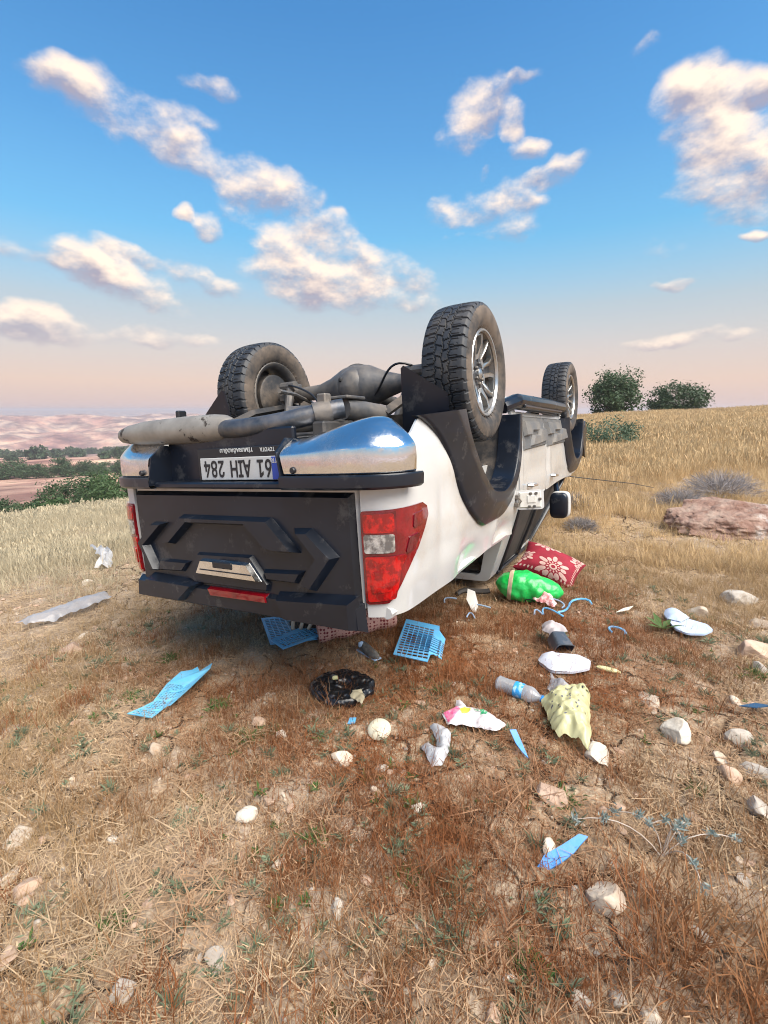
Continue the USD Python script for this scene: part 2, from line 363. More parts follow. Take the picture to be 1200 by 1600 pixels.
def ground_material():
    n, l = {}, []
    n['g'] = ('geometry', {})
    n['big'] = ('noise_texture', dict(scale=.55, detail=4.0, roughness=.6)); n['mid'] = ('noise_texture', dict(scale=5.0, detail=6.0, roughness=.65)); n['fin'] = ('noise_texture', dict(scale=70.0, detail=5.0, roughness=.7))
    for k in ('big', 'mid', 'fin'): l.append(('g.position', k + '.vector'))
    n['earth'] = ('rgb_ramp', dict(ramp=[(.3, (.15, .105, .078)), (.5, (.28, .215, .165)), (.7, (.44, .365, .30))])); l.append(('mid.fac', 'earth.fac'))
    n['straw'] = ('rgb_ramp', dict(ramp=[(.3, (.13, .075, .042)), (.48, (.33, .225, .13)), (.66, (.60, .47, .30))])); l.append(('fin.fac', 'straw.fac'))
    n['mk'] = ('map_range', dict(from_min=.42, from_max=.60, to_min=.35, to_max=.85, clamp=True)); l.append(('big.fac', 'mk.value'))
    n['m1'] = ('mix', {}); l += [('mk.result', 'm1.fac'), ('earth.color', 'm1.color1'), ('straw.color', 'm1.color2')]
    # cracks in the dried clay
    n['wv'] = ('mix', dict(fac=.12)); l += [('g.position', 'wv.color1'), ('mid.color', 'wv.color2')]
    n['vo'] = ('voronoi_texture', dict(feature='distance_to_edge', scale=5.5)); l.append(('wv.color', 'vo.vector'))
    n['ckm'] = ('map_range', dict(from_min=.38, from_max=.54, to_min=.0, to_max=.05, clamp=True)); l.append(('big.fac', 'ckm.value'))
    n['ckd'] = ('math', dict(math_type='subtract')); l += [('vo.distance', 'ckd.value1'), ('ckm.result', 'ckd.value2')]
    n['ck'] = ('map_range', dict(from_min=-.035, from_max=.0, to_min=0.0, to_max=1.0, clamp=True)); l.append(('ckd.value', 'ck.value'))
    n['m2'] = ('mix', dict(color1=(.05, .032, .022))); l += [('ck.result', 'm2.fac'), ('m1.color', 'm2.color2')]
    n['hgt'] = ('math', dict(math_type='multiply_add', value2=.5)); l += [('fin.fac', 'hgt.value1'), ('ck.result', 'hgt.value3')]
    n['b'] = ('bump', dict(strength=.9, distance=.012)); l.append(('hgt.value', 'b.height'))
    n['p'] = ('principled_bsdf', dict(roughness=.95, specular_ior_level=.15)); l += [('m2.color', 'p.base_color'), ('b.normal', 'p.normal')]
    return usdkit.material(stage, LK + 'dry_earth', n, l, surface='p.BSDF')
def hill_material():
    n, l = {}, []
    n['g'] = ('geometry', {})
    n['a'] = ('noise_texture', dict(scale=.006, detail=6.0, roughness=.6)); n['b'] = ('noise_texture', dict(scale=.018, detail=8.0, roughness=.65)); n['c'] = ('noise_texture', dict(scale=.14, detail=3.0, roughness=.6))
    for k in 'abc': l.append(('g.position', k + '.vector'))
    n['r1'] = ('rgb_ramp', dict(ramp=[(.35, (.34, .18, .14)), (.46, (.44, .27, .20)), (.53, (.52, .39, .28)), (.60, (.30, .22, .20)), (.68, (.46, .33, .24))])); l.append(('a.fac', 'r1.fac'))
    n['r2'] = ('rgb_ramp', dict(ramp=[(.36, (.30, .25, .29)), (.47, (.62, .55, .58)), (.56, (1.0, .95, .93)), (.68, (1.4, 1.28, 1.15))])); l.append(('b.fac', 'r2.fac'))
    n['m'] = ('mix', dict(mix_type='multiply', fac=1.0)); l += [('r1.color', 'm.color1'), ('r2.color', 'm.color2')]
    n['s'] = ('map_range', dict(from_min=.66, from_max=.70, to_min=0.0, to_max=.6, clamp=True)); l.append(('c.fac', 's.value'))
    n['m2'] = ('mix', dict(color2=(.045, .06, .03))); l += [('s.result', 'm2.fac'), ('m.color', 'm2.color1')]
    n['p'] = ('principled_bsdf', dict(roughness=1.0, specular_ior_level=.1)); l.append(('m2.color', 'p.base_color'))
    return usdkit.material(stage, LK + 'dry_hills', n, l, surface='p.BSDF')
M_GROUND, M_HILL = ground_material(), hill_material()
g = obj('ground', (v, tri), M_GROUND, smooth=True); tag(prim(g), kind='structure')
r_far = np.r_[rings(R_SPLIT, 1450, .02), np.arange(1460, 2350, 9.0), rings(2360, 6500, .03)]
v, q = polar(r_far, ang, lay, 'hills', None)
h = obj('hills', (v, np.vstack([q[:, [0, 1, 2]], q[:, [0, 2, 3]]])), M_HILL, smooth=True); tag(prim(h), kind='structure')
# ------------------------------------------------------------------ materials of the truck
DUST = (.36, .28, .20, .55)
W_PAINT = mat('white_paint', (.52, .51, .49), .25, coat=.5, dirt=(.36, .28, .20, .7), dirt_lo=.48, dirt_hi=.80, dscale=3.2, bump=.08, bscale=3, bdist=.02)
B_PLAST = mat('black_plastic', (.005, .007, .012), .27, col2=(.009, .012, .019), scale=3, dirt=(.17, .155, .14, .38), dirt_lo=.57, dirt_hi=.74, dscale=6.5, bump=.12, bscale=260, bdist=.001)
G_PLAST = mat('grey_plastic', (.10, .10, .10), .5, dirt=(.30, .25, .19, .6), dirt_lo=.42, dirt_hi=.75, dscale=4, bump=.12, bscale=260, bdist=.001)
CHROME = mat('chrome', (.78, .78, .78), .095, metallic=1.0, dirt=(.40, .35, .29, .6), dirt_lo=.42, dirt_hi=.82, dscale=7, bump=.06, bscale=9, bdist=.02)
RUBBER = mat('tyre_rubber', (.020, .022, .026), .55, dirt=(.11, .095, .08, .5), dirt_lo=.50, dirt_hi=.74, dscale=6, bump=.2, bscale=120, bdist=.002)
SIDEW = mat('tyre_wall', (.028, .025, .023), .7, dirt=(.16, .12, .088, .85), dirt_lo=.38, dirt_hi=.62, dscale=5, bump=.2, bscale=90, bdist=.002)
ALLOY = mat('machined_alloy', (.50, .49, .47), .30, metallic=.95, dirt=(.40, .32, .24, .4), dscale=8)
D_ALLOY = mat('dark_alloy', (.055, .058, .065), .32, metallic=.4, dirt=(.25, .2, .15, .5), dscale=8)
STEEL = mat('dusty_steel', (.075, .075, .078), .5, col2=(.15, .135, .12), scale=7, metallic=.4, dirt=(.27, .22, .17, .75), dirt_lo=.45, dirt_hi=.72, dscale=5, bump=.3, bscale=60)
DK_STEEL = mat('dark_steel', (.022, .022, .023), .6, col2=(.06, .052, .045), scale=6, metallic=.2, dirt=(.26, .2, .15, .7), dscale=4, bump=.2, bscale=60)
MUFFLER = mat('muffler_metal', (.22, .195, .165), .5, col2=(.31, .28, .24), scale=6, metallic=.35, dirt=(.03, .022, .018, .95), dirt_lo=.585, dirt_hi=.63, dscale=9, bump=.15, bscale=50)
PIPE = mat('exhaust_pipe', (.07, .08, .095), .38, col2=(.14, .14, .15), scale=9, metallic=.7, dirt=(.3, .25, .2, .5), dscale=8)
LENS_R = mat('red_lens', (.13, .0015, .005), .05, col2=(.23, .003, .008), scale=9, coat=1.0)
LENS_B = mat('bright_red_lens', (.46, .004, .005), .06, col2=(.22, .002, .004), scale=26, lo=.45, hi=.55, coat=1.0)
LENS_P = mat('dark_red_lens', (.09, .001, .005), .06, col2=(.18, .003, .010), scale=14, coat=1.0)
LENS_C = mat('clear_lens', (.62, .60, .58), .1, col2=(.16, .15, .15), scale=22, lo=.42, hi=.58, coat=1.0, metallic=.5)
INTERIOR = mat('dark_trim', (.030, .027, .024), .7, col2=(.055, .045, .038), scale=5)
GLASS = mat('dark_glass', (.006, .007, .008), .04, coat=1.0, dirt=(.22, .18, .14, .35), dscale=3)
INNER_W = mat('flap_primer', (.60, .58, .53), .45, dirt=(.40, .33, .25, .7), dirt_lo=.45, dirt_hi=.7, dscale=9)
PLATE_W = mat('plate_white', (.46, .46, .45), .35, dirt=(.4, .33, .26, .35), dscale=6)
INK = mat('plate_black', (.012, .012, .014), .4)
INK_W = mat('frame_print', (.55, .55, .53), .5)
BLUE_B = mat('plate_blue', (.02, .06, .35), .35)

# ------------------------------------------------------------------ the overturned pickup, built upright (x forward from the rear axle, y to its left) and laid on its roof
TO = np.array([1.8, 0.0, 1.79])
TR = np.array([[0.4913, 0.8695, 0.0497], [0.8704, -0.4881, -0.0644], [-0.0317, 0.0748, -0.9967]])
_u, _s, _w = np.linalg.svd(TR); TR = _u @ _w
TT = np.array([-0.2000, 3.2903, 1.7669])
_t = TR @ TO + TT
TRUCK = thing('pickup_truck', 'white double cab pickup truck lying overturned on its crushed roof, wheels in the air', 'pickup truck',
              matrix=Gf.Matrix4d(*TR[:, 0], 0, *TR[:, 1], 0, *TR[:, 2], 0, *_t, 1))
def tp(name, m, material, parent=TRUCK, smooth=35, label=None):
    m = tm(np.asarray(m.vertices) - TO, m.faces)
    return obj(name, m, material, parent, smooth, label)
def mir(m): return tm(np.asarray(m.vertices) * [1, -1, 1], np.asarray(m.faces)[:, ::-1])
_YZ = np.array([[.36, .78], [.44, .83], [.52, .862], [.64, .888], [.80, .902], [1.0, .905], [1.08, .899], [1.12, .892], [1.22, .884], [1.33, .862], [1.40, .85]])
def yprof(z): return np.interp(z, _YZ[:, 0], _YZ[:, 1])
_path = spline([(-1.165, .725), (-1.158, .775), (-1.132, .835), (-1.075, .876), (-.95, .895), (-.6, .903), (0, .906), (.3, .906), (.63, .905)], 220)
_ps = np.r_[0, np.cumsum(np.linalg.norm(np.diff(_path, axis=0), axis=1))]
def s_of(x): return float(np.interp(x, _path[:, 0], _ps))
def gb(x, z, cx, cz, sx, sz): return np.exp(-((x - cx) / sx) ** 2 - ((z - cz) / sz) ** 2)
def dents(x, z):
    return (.010 * (meshkit.fbm(np.stack([x * 2.2, z * 2.2, x * 0], -1), 3, 17) - .5) - .014 * np.abs(z - 1.16 + .25 * (x + .2)) ** .5 * gb(x, z, -.1, 1.18, .35, .10) - .030 * gb(x, z, -.30, 1.30, .16, .10) + .012 * gb(x, z, -.55, 1.20, .10, .18) - .055 * gb(x, z, .38, 1.27, .22, .09) + .018 * gb(x, z, .10, 1.22, .05, .14)
            - .012 * gb(x, z, -.72, 1.0, .06, .2) + .010 * gb(x, z, -.62, .75, .1, .12))
def bed_surf(off=0.0, dent=1.0):
    def f(q):
        s, z = q[:, 0], q[:, 1]
        x, y = np.interp(s, _ps, _path[:, 0]), np.interp(s, _ps, _path[:, 1])
        tx, ty = np.gradient(_path[:, 0], _ps), np.gradient(_path[:, 1], _ps)
        nx, ny = -np.interp(s, _ps, ty), np.interp(s, _ps, tx)      # outward: left of travel
        ln = np.hypot(nx, ny); nx, ny = nx / ln, ny / ln
        k = np.clip(.35 + s / .25, 0, 1)
        d = (yprof(z) - .905) * k + off + dent * dents(x, z)
        zz = z - .0 * x + dent * (-.035 * gb(x, z, .2, 1.34, .35, .08))
        return np.stack([x + nx * d, y + ny * d, zz], 1)
    return f
ARCH = np.array([(-.50, .50), (-.45, .60), (-.33, .745), (-.19, .865), (-.04, .945), (.14, .965), (.32, .92), (.45, .80), (.51, .66), (.53, .50)])
FL_OUT = np.array([(-.90, .535), (-.76, .60), (-.66, .70), (-.585, .82), (-.50, .935), (-.34, 1.055), (-.12, 1.14), (.18, 1.14), (.40, 1.06), (.55, .92), (.62, .75), (.64, .50)])
side_x = lambda x: s_of(x)
arch_poly = Polygon([(s_of(x), z) for x, z in np.vstack([ARCH[:1] - [0, .2], ARCH, ARCH[-1:] - [0, .2]])])
bed_poly = Polygon([(.004, .70), (.17, .66), (s_of(-.96), .60), (s_of(-.88), .548), (s_of(.60), .50), (s_of(.63), 1.05), (s_of(.62), 1.345), (.004, 1.352)]).difference(arch_poly.buffer(.045))
if bed_poly.geom_type != 'Polygon': bed_poly = max(bed_poly.geoms, key=lambda g: g.area)
lamp_pts = [(.006, .905), (s_of(-.955), .893), (s_of(-.915), .912), (s_of(-.905), .95), (s_of(-.985), 1.06), (s_of(-1.07), 1.175), (.135, 1.262), (.105, 1.288), (.006, 1.293)]
bed_poly = bed_poly.difference(rounded(lamp_pts, .012).buffer(-.006))
bed = panel(bed_poly, bed_surf(), .012, .026, (0, 1, 0))
tp('bed_side', bed, W_PAINT, label='left bed side, dented above the wheel arch')
_flat = panel(bed_poly, bed_surf(0, .0), .012, .04, (0, 1, 0)); tp('bed_side', mir(_flat), W_PAINT)
# top rail of the bed and the inner walls
for sgn in (1, -1):
    rail = cat_([orient(loft([[(x, y, z) for x in [X]] for X in []]) if False else tube([(-1.12, .80, 1.335), (-.5, .825, 1.335), (.1, .825, 1.315), (.60, .82, 1.325)], .026, 8), (0, 0, 1)),
                 cbox(1.72, .012, .50, .003, (-.26, .735, 1.08))])
    tp('bed_rail', rail if sgn > 0 else mir(rail), W_PAINT if sgn > 0 else W_PAINT)
tp('bed_floor', cbox(1.76, 1.46, .02, .004, (-.26, 0, .83)), DK_STEEL)
tp('bed_front_wall', cbox(.03, 1.6, .52, .006, (.60, 0, 1.08)), W_PAINT)

def resample(p, n):
    p = np.asarray(p, float); s = np.r_[0, np.cumsum(np.linalg.norm(np.diff(p, axis=0), axis=1))]
    from scipy.interpolate import PchipInterpolator
    return PchipInterpolator(s, p)(np.linspace(0, s[-1], n))
def flare(cx, n=46, out=FL_OUT, inn=ARCH):
    o, i = resample(out, n), resample(inn, n)
    def row(t, y): q = o * (1 - t) + i * t; return np.stack([q[:, 0] + cx, np.full(n, 0) + y, q[:, 1]], 1)
    yb = yprof(o[:, 1]) - .004
    r = [row(0, yb - .02), row(0, yb + .012), row(.08, yb + .026), row(.62, np.maximum(yb + .055, .945)), row(.70, np.maximum(yb + .058, .95)), row(.97, .945), row(1.0, .935), row(1.0, .80)]
    r += [row(.93, .80), row(.93, .925), row(.66, .925), row(.1, yb - .02)]
    m = loft(r + [r[0]], close_ring=False)
    return orient(m, (0, 1, 0))
for sgn in (1, -1):
    f = flare(0); tp('wheel_arch_flare', f if sgn > 0 else mir(f), B_PLAST)
def liner(cx):
    i = resample(ARCH * [1.0, 1.0], 40)
    rows = []
    for k, y in enumerate(np.linspace(.80, .46, 9)):
        w = 1.02 + .012 * (k % 2)
        rows.append(np.stack([i[:, 0] * w + cx, np.full(40, y), (i[:, 1] - .4) * w + .4], 1))
    back = panel(Polygon(i), lambda q: np.stack([q[:, 0] + cx, np.full(len(q), .455), q[:, 1]], 1), .01, .06, (0, 1, 0))
    return cat_([loft(rows, close_ring=False), back])
for sgn in (1, -1):
    m_ = liner(0); tp('wheel_housing', m_ if sgn > 0 else mir(m_), DK_STEEL)

# tail lamps: housing with its lenses as sub-parts
def tail_lamp(sgn):
    fx = (lambda m: m) if sgn > 0 else mir
    p = rounded(lamp_pts, .014)
    housing = tp('tail_lamp', fx(panel(p, bed_surf(.010, .0), .03, .02, (0, 1, 0))), LENS_R)
    def lens(nm, pts, mt, off, r=.01): tp(nm, fx(panel(rounded(pts, r), bed_surf(off, 0), .008, .016, (-.3, 1, 0))), mt, parent=housing)
    a, b = .018, .135
    lens('lens_frame', [(a - .008, .908), (b + .01, .905), (b + .01, 1.083), (a - .008, 1.083)], LENS_P, .0135)
    lens('indicator_lens', [(a, .918), (b, .914), (b, .99), (a, .992)], LENS_B, .0165)
    lens('reversing_lens', [(a, .999), (b, .997), (b, 1.072), (a, 1.075)], LENS_C, .0165)
    lens('brake_lens', [(a, 1.09), (b + .06, 1.088), (b + .03, 1.14), (b + .005, 1.27), (a, 1.28)], LENS_B, .0150)
    lens('brake_lens', [(a + .02, 1.15), (b - .02, 1.15), (b - .02, 1.235), (a + .02, 1.24)], LENS_B, .0185)
    lens('side_reflector', [(s_of(-1.03), .93), (s_of(-.945), .925), (s_of(-.96), .975), (s_of(-1.04), .99)], LENS_P, .0150)
    lens('side_reflector', [(s_of(-1.06), 1.02), (s_of(-.985), 1.01), (s_of(-1.03), 1.075), (s_of(-1.08), 1.09)], LENS_P, .0150)
tail_lamp(1); tail_lamp(-1)

# tailgate with its black cladding
def rear(x0):
    return lambda p, h: np.stack([x0 - np.asarray(h), p[:, 0], p[:, 1]], 1)
tailgate = tp('tailgate', cbox(.05, 1.43, .53, .012, (-1.132, 0, 1.062)), W_PAINT)
base = [(-.70, .834), (.702, .832), (.706, 1.10), (.712, 1.33), (-.705, 1.33)]
clad = tp('tailgate_cladding', orient(raised(base, .024, .020, rear(-1.157)), (-1, 0, 0)), B_PLAST, smooth=25)
XR = -1.181
def trim(nm, pts, h, bev, mt=B_PLAST, x0=XR, parent=clad): return tp(nm, orient(raised(pts, h, bev, rear(x0), -.003), (-1, 0, 0)), mt, parent=parent, smooth=20)
trim('raised_arch', [(-.49, 1.103), (-.313, .946), (.276, .942), (.43, 1.095), (.30, 1.10), (.24, 1.09), (.129, .988), (-.251, .994), (-.40, 1.106)], .042, .016)
trim('raised_chevron', [(-.435, .992), (-.544, .992), (-.679, 1.103), (-.584, 1.264), (-.535, 1.253), (-.606, 1.123)], .040, .015)
trim('raised_foot', [(-.523, 1.187), (-.284, 1.184), (-.346, 1.248), (-.55, 1.258)], .022, .013)
trim('raised_chevron', [(.393, .985), (.497, .979), (.63, 1.096), (.496, 1.258), (.406, 1.238), (.505, 1.105)], .044, .020)
trim('raised_foot', [(.202, 1.182), (.448, 1.168), (.40, 1.235), (.224, 1.236)], .024, .014)
trim('handle_surround', [(-.33, 1.262), (-.226, 1.133), (.14, 1.122), (.24, 1.248), (.23, 1.29), (-.26, 1.296)], .020, .012)
hd = trim('tailgate_handle', [(-.236, 1.243), (-.181, 1.152), (.137, 1.150), (.214, 1.246)], .046, .014, CHROME)
trim('handle_grip', [(-.20, 1.226), (-.165, 1.196), (.155, 1.195), (.18, 1.226)], .056, .006, CHROME, parent=hd) if False else None
tp('handle_slot', cbox(.012, .13, .032, .004, (XR - .045, -.02, 1.176)), INK, parent=hd)
tp('handle_seam', cbox(.006, .34, .006, .001, (XR - .0455, -.01, 1.207)), INK, parent=hd)
sp = tp('tailgate_spoiler', orient(raised([(-.735, 1.30), (.725, 1.285), (.735, 1.41), (-.755, 1.425)], .036, .022, rear(-1.17), -.004), (-1, 0, 0)), B_PLAST, parent=clad, smooth=20)
trim('spoiler_block', [(-.60, 1.272), (-.205, 1.283), (-.34, 1.40), (-.70, 1.405)], .062, .022, x0=-1.185, parent=clad)
trim('spoiler_block', [(.285, 1.280), (.712, 1.250), (.715, 1.40), (.335, 1.402)], .062, .022, x0=-1.185, parent=clad)
trim('high_brake_lamp', [(-.165, 1.302), (.222, 1.298), (.228, 1.338), (-.142, 1.345)], .030, .006, LENS_R, x0=-1.185, parent=clad)

# rear bumper
def bumper_piece(pts, prof, sgn=1, n=44, wedge=0.0):
    p = spline(pts, n); t = np.gradient(p, axis=0); t /= np.linalg.norm(t, axis=1, keepdims=True)
    nrm = np.stack([-t[:, 1], t[:, 0]], 1)
    q = np.linspace(1, 0, n) if sgn > 0 else np.linspace(0, 1, n)
    rise = wedge * sstep(.35, 1.0, q); rows = []
    for d, z in prof:
        k = np.clip((.70 - z) / .16, 0, 1); rows.append(np.stack([p[:, 0] + nrm[:, 0] * -d, p[:, 1] + nrm[:, 1] * -d + wedge * .55 * np.clip((.758 - z) / .2, 0, 1.2) * (q > .97) * -sgn, z + rise * k], 1))
    return orient(loft(rows, close_ring=False), (-1, 0, -.2))
L_PATH = [(-1.235, .412), (-1.243, .55), (-1.234, .72), (-1.20, .845), (-1.14, .908), (-1.06, .932)]
R_PATH = [(-.90, -.925), (-1.06, -.895), (-1.165, -.81), (-1.222, -.66), (-1.235, -.475)]
def bprof(k=1.0): return [(.03, .758), (.004, .756), (0, .748), (-.003, .70), (-.001, .662), (.003, .648), (.012, .634), (.028, .614), (.055, .588), (.085, .562), (.105, .547), (.14, .537), (.24, .53)]
bl = tp('bumper_end', bumper_piece(L_PATH, bprof(), 1, wedge=.060), CHROME, smooth=60, label='left chrome end of the rear bumper')
br = tp('bumper_end', bumper_piece(R_PATH, bprof(), -1, wedge=.045), CHROME, smooth=60, label='right chrome end of the rear bumper')
pad = [(.05, .756), (-.014, .757), (-.018, .765), (-.016, .805), (-.004, .815), (.09, .818)]
tp('bumper_step', bumper_piece([(-1.235, .395)] + L_PATH[1:-1] + [(-1.04, .936)], pad), B_PLAST)
tp('bumper_step', bumper_piece(R_PATH[:-1] + [(-1.235, -.46)], pad), B_PLAST)
for (y0, y1) in ((.402, .410), (-.476, -.468)):   # black cheeks where the chrome ends
    o_ = -.03 if y0 > 0 else .03
    tp('bumper_cheek', hull([(-1.246, y0, .80), (-1.246, y1, .80), (-1.238, y0 + o_, .66), (-1.238, y1 + o_, .66), (-1.17, y0 + o_, .60), (-1.17, y1 + o_, .60), (-1.0, y0, .62), (-1.0, y1, .62), (-1.0, y0, .80), (-1.0, y1, .80)]), B_PLAST)
tp('bumper_centre', cat_([cbox(.03, .84, .26, .008, (-1.10, -.045, .68)), cbox(.12, .84, .03, .008, (-1.16, -.045, .80)), cbox(.16, 1.5, .10, .01, (-1.02, 0, .66))]), B_PLAST)
for (y, z, zz) in ((.465, .735, 0), (.80, .72, 0), (-.52, .735, 0)):
    yy = y; tp('parking_sensor', cat_([revolve([(.0, .006), (.011, .006), (.014, .002), (.014, -.01)], 18, 'x')]).apply_transform(trimesh.transformations.translation_matrix([-1.243 if abs(y) < .6 else -1.205, yy, z])).apply_scale(1.0) if False else
       xf(tm(revolve([(0, .006), (.011, .006), (.014, .002), (.014, -.012)], 18, 'x').vertices * [-1, 1, 1], revolve([(0, .006), (.011, .006), (.014, .002), (.014, -.012)], 18, 'x').faces[:, ::-1]), trimesh.transformations.translation_matrix([-1.244 if abs(y) < .6 else -1.203, yy, z])), INK)
# licence plate in its dealer frame; plate lies a little turned
pl_c = np.array([-1.150, .070, .724])
frame_p = tp('plate_frame', cbox(.014, .545, .155, .004, pl_c + [0.004, 0, -.018]), INK)
plate = tp('licence_plate', cbox(.006, .50, .105, .003, pl_c + [-.006, 0, .003]), PLATE_W)
def letter(text, h, at, mt, parent, name, depth=.0015, bold=True, width=None):
    t = meshkit.text_mesh(text, h, depth, bold); b = t.bounds; t.apply_translation([-(b[0, 0] + b[1, 0]) / 2, -(b[0, 1] + b[1, 1]) / 2, 0])
    if width: t.apply_scale([width / (b[1, 0] - b[0, 0]), 1, 1])
    v = np.asarray(t.vertices)       # seen from behind: text's right is the truck's right (-y)
    w = np.stack([at[0] - v[:, 2], at[1] - v[:, 0], at[2] + v[:, 1]], 1)
    m = tm(w, t.faces); tp(name, m, mt, parent=parent, smooth=False)
for txt, dy, w in (('61', .165, .085), ('AIH', .02, .13), ('284', -.155, .135)):
    letter(txt, .074, pl_c + [-.0095, dy, .003], INK, plate, 'plate_number', width=w)
tp('country_band', cbox(.002, .038, .100, .0005, pl_c + [-.0095, .228, .003]), BLUE_B, parent=plate)
letter('TR', .02, pl_c + [-.011, .228, -.03], PLATE_W, plate, 'country_code', .001)
for txt, dy, w in (('TOYOTA', .185, .085), ('TİMURAĞAOĞLU', -.005, .21), ('0262', -.2, .06)):
    if txt != '0262': letter(txt, .017, pl_c + [-.0045, dy, -.079], INK_W, frame_p, 'frame_lettering', .001, width=w)

# ------------------------------------------------------------------ wheels
def tyre_mesh(na=640):
    half, Rm = .128, .388
    prof = [(-.104, .250), (-.118, .262), (-.130, .290), (-.1335, .318), (-.131, .342), (-.124, .360), (-.1165, .3725)]
    t = np.linspace(-.1085, .1085, 52)
    tread = [(y, Rm - .35 * y * y - .004 * (np.abs(y) / .1085) ** 6) for y in t]
    prof = prof + tread + [(-y, r) for y, r in prof[::-1]] + [(.100, .243), (-.100, .243)]
    P = np.array(prof); m = len(P); th = np.arange(na) * 2 * PI / na
    Y = np.broadcast_to(P[None, :, 0], (na, m)).copy(); Rr = np.broadcast_to(P[None, :, 1], (na, m)).copy()
    T = th[:, None]; a = T / (2 * PI)
    yn = Y / .1085; dep = np.zeros_like(Y)
    def saw(x): return np.abs((x % 1.0) - .5) * 2
    NB = 42
    # three blocky ribs in the middle, cut by slanted zigzag grooves, and shoulder lugs
    z1 = .36 + .10 * (saw(a * NB) - .5); z2 = -.36 + .10 * (saw(a * NB + .35) - .5); z0 = .02 + .12 * (saw(a * NB * .5 + .2) - .5)
    for zc, wd in ((z1, .045), (z2, .045), (z0, .035)): dep = np.maximum(dep, (np.abs(yn - zc) < wd) * 1.0)
    mid = np.abs(yn) < .36
    s1 = (a * NB + .55 * yn) % 1.0; s2 = (a * NB + .5 - .7 * yn) % 1.0
    dep = np.maximum(dep, mid * ((s1 < .13) & (yn > 0)) * 1.0); dep = np.maximum(dep, mid * ((s2 < .13) & (yn <= 0)) * 1.0)
    sh = np.abs(yn) >= .36; k1 = (a * NB + .15 * yn + .25 * (yn > 0)) % 1.0; k2 = (a * NB * 2 + .1 * yn) % 1.0
    dep = np.maximum(dep, sh * (k1 < .17) * 1.0); dep = np.maximum(dep, sh * (k2 < .12) * (np.abs(yn) < .8) * .45)
    onsh = (np.abs(Y) > .1085) & (np.abs(Y) < .128) & (Rr > .35); k3 = (a * NB + .25 * (Y > 0)) % 1.0
    dep = np.where(np.abs(yn) <= 1.001, dep, onsh * (k3 < .2) * .6)
    dep[:, -2:] = 0
    Rr -= .0095 * dep
    v = np.stack([Rr * np.sin(T), Y, Rr * np.cos(T)], -1).reshape(-1, 3)
    i, j = np.meshgrid(np.arange(na), np.arange(m), indexing='ij'); ii, jj = (i + 1) % na, (j + 1) % m
    q = np.stack([i * m + j, i * m + jj, ii * m + jj, ii * m + j], -1)
    n0 = 7; tr = q[:, n0 - 2:n0 + 53].reshape(-1, 4); wl = np.concatenate([q[:, :n0 - 2], q[:, n0 + 53:]], 1).reshape(-1, 4)
    def part(qq):
        f = np.vstack([qq[:, [0, 1, 2]], qq[:, [0, 2, 3]]]); idx, inv = np.unique(f, return_inverse=True); return tm(v[idx], inv.reshape(f.shape))
    c = part(tr); 
    out = (np.cross(c.vertices[c.faces[:, 1]] - c.vertices[c.faces[:, 0]], c.vertices[c.faces[:, 2]] - c.vertices[c.faces[:, 0]]) * (c.vertices[c.faces[:, 0]] * [1, 0, 1])).sum()
    a_, b_ = part(tr), part(wl)
    if out < 0: a_, b_ = tm(a_.vertices, a_.faces[:, ::-1]), tm(b_.vertices, b_.faces[:, ::-1])
    return a_, b_
def disc_piece(pts, y0, y1, bev=.003):
    """A plate in the wheel's plane (x, z) between y0 and y1 (outer face y1)."""
    m = trimesh.creation.extrude_polygon(pts if hasattr(pts, 'exterior') else Polygon(pts), y1 - y0, engine='earcut')
    v = np.asarray(m.vertices); return tm(np.stack([v[:, 0], y0 + v[:, 2], -v[:, 1]], 1) if False else np.stack([v[:, 0], y0 + v[:, 2], v[:, 1]], 1), m.faces[:, ::-1])
tread_m, wall_m = tyre_mesh()
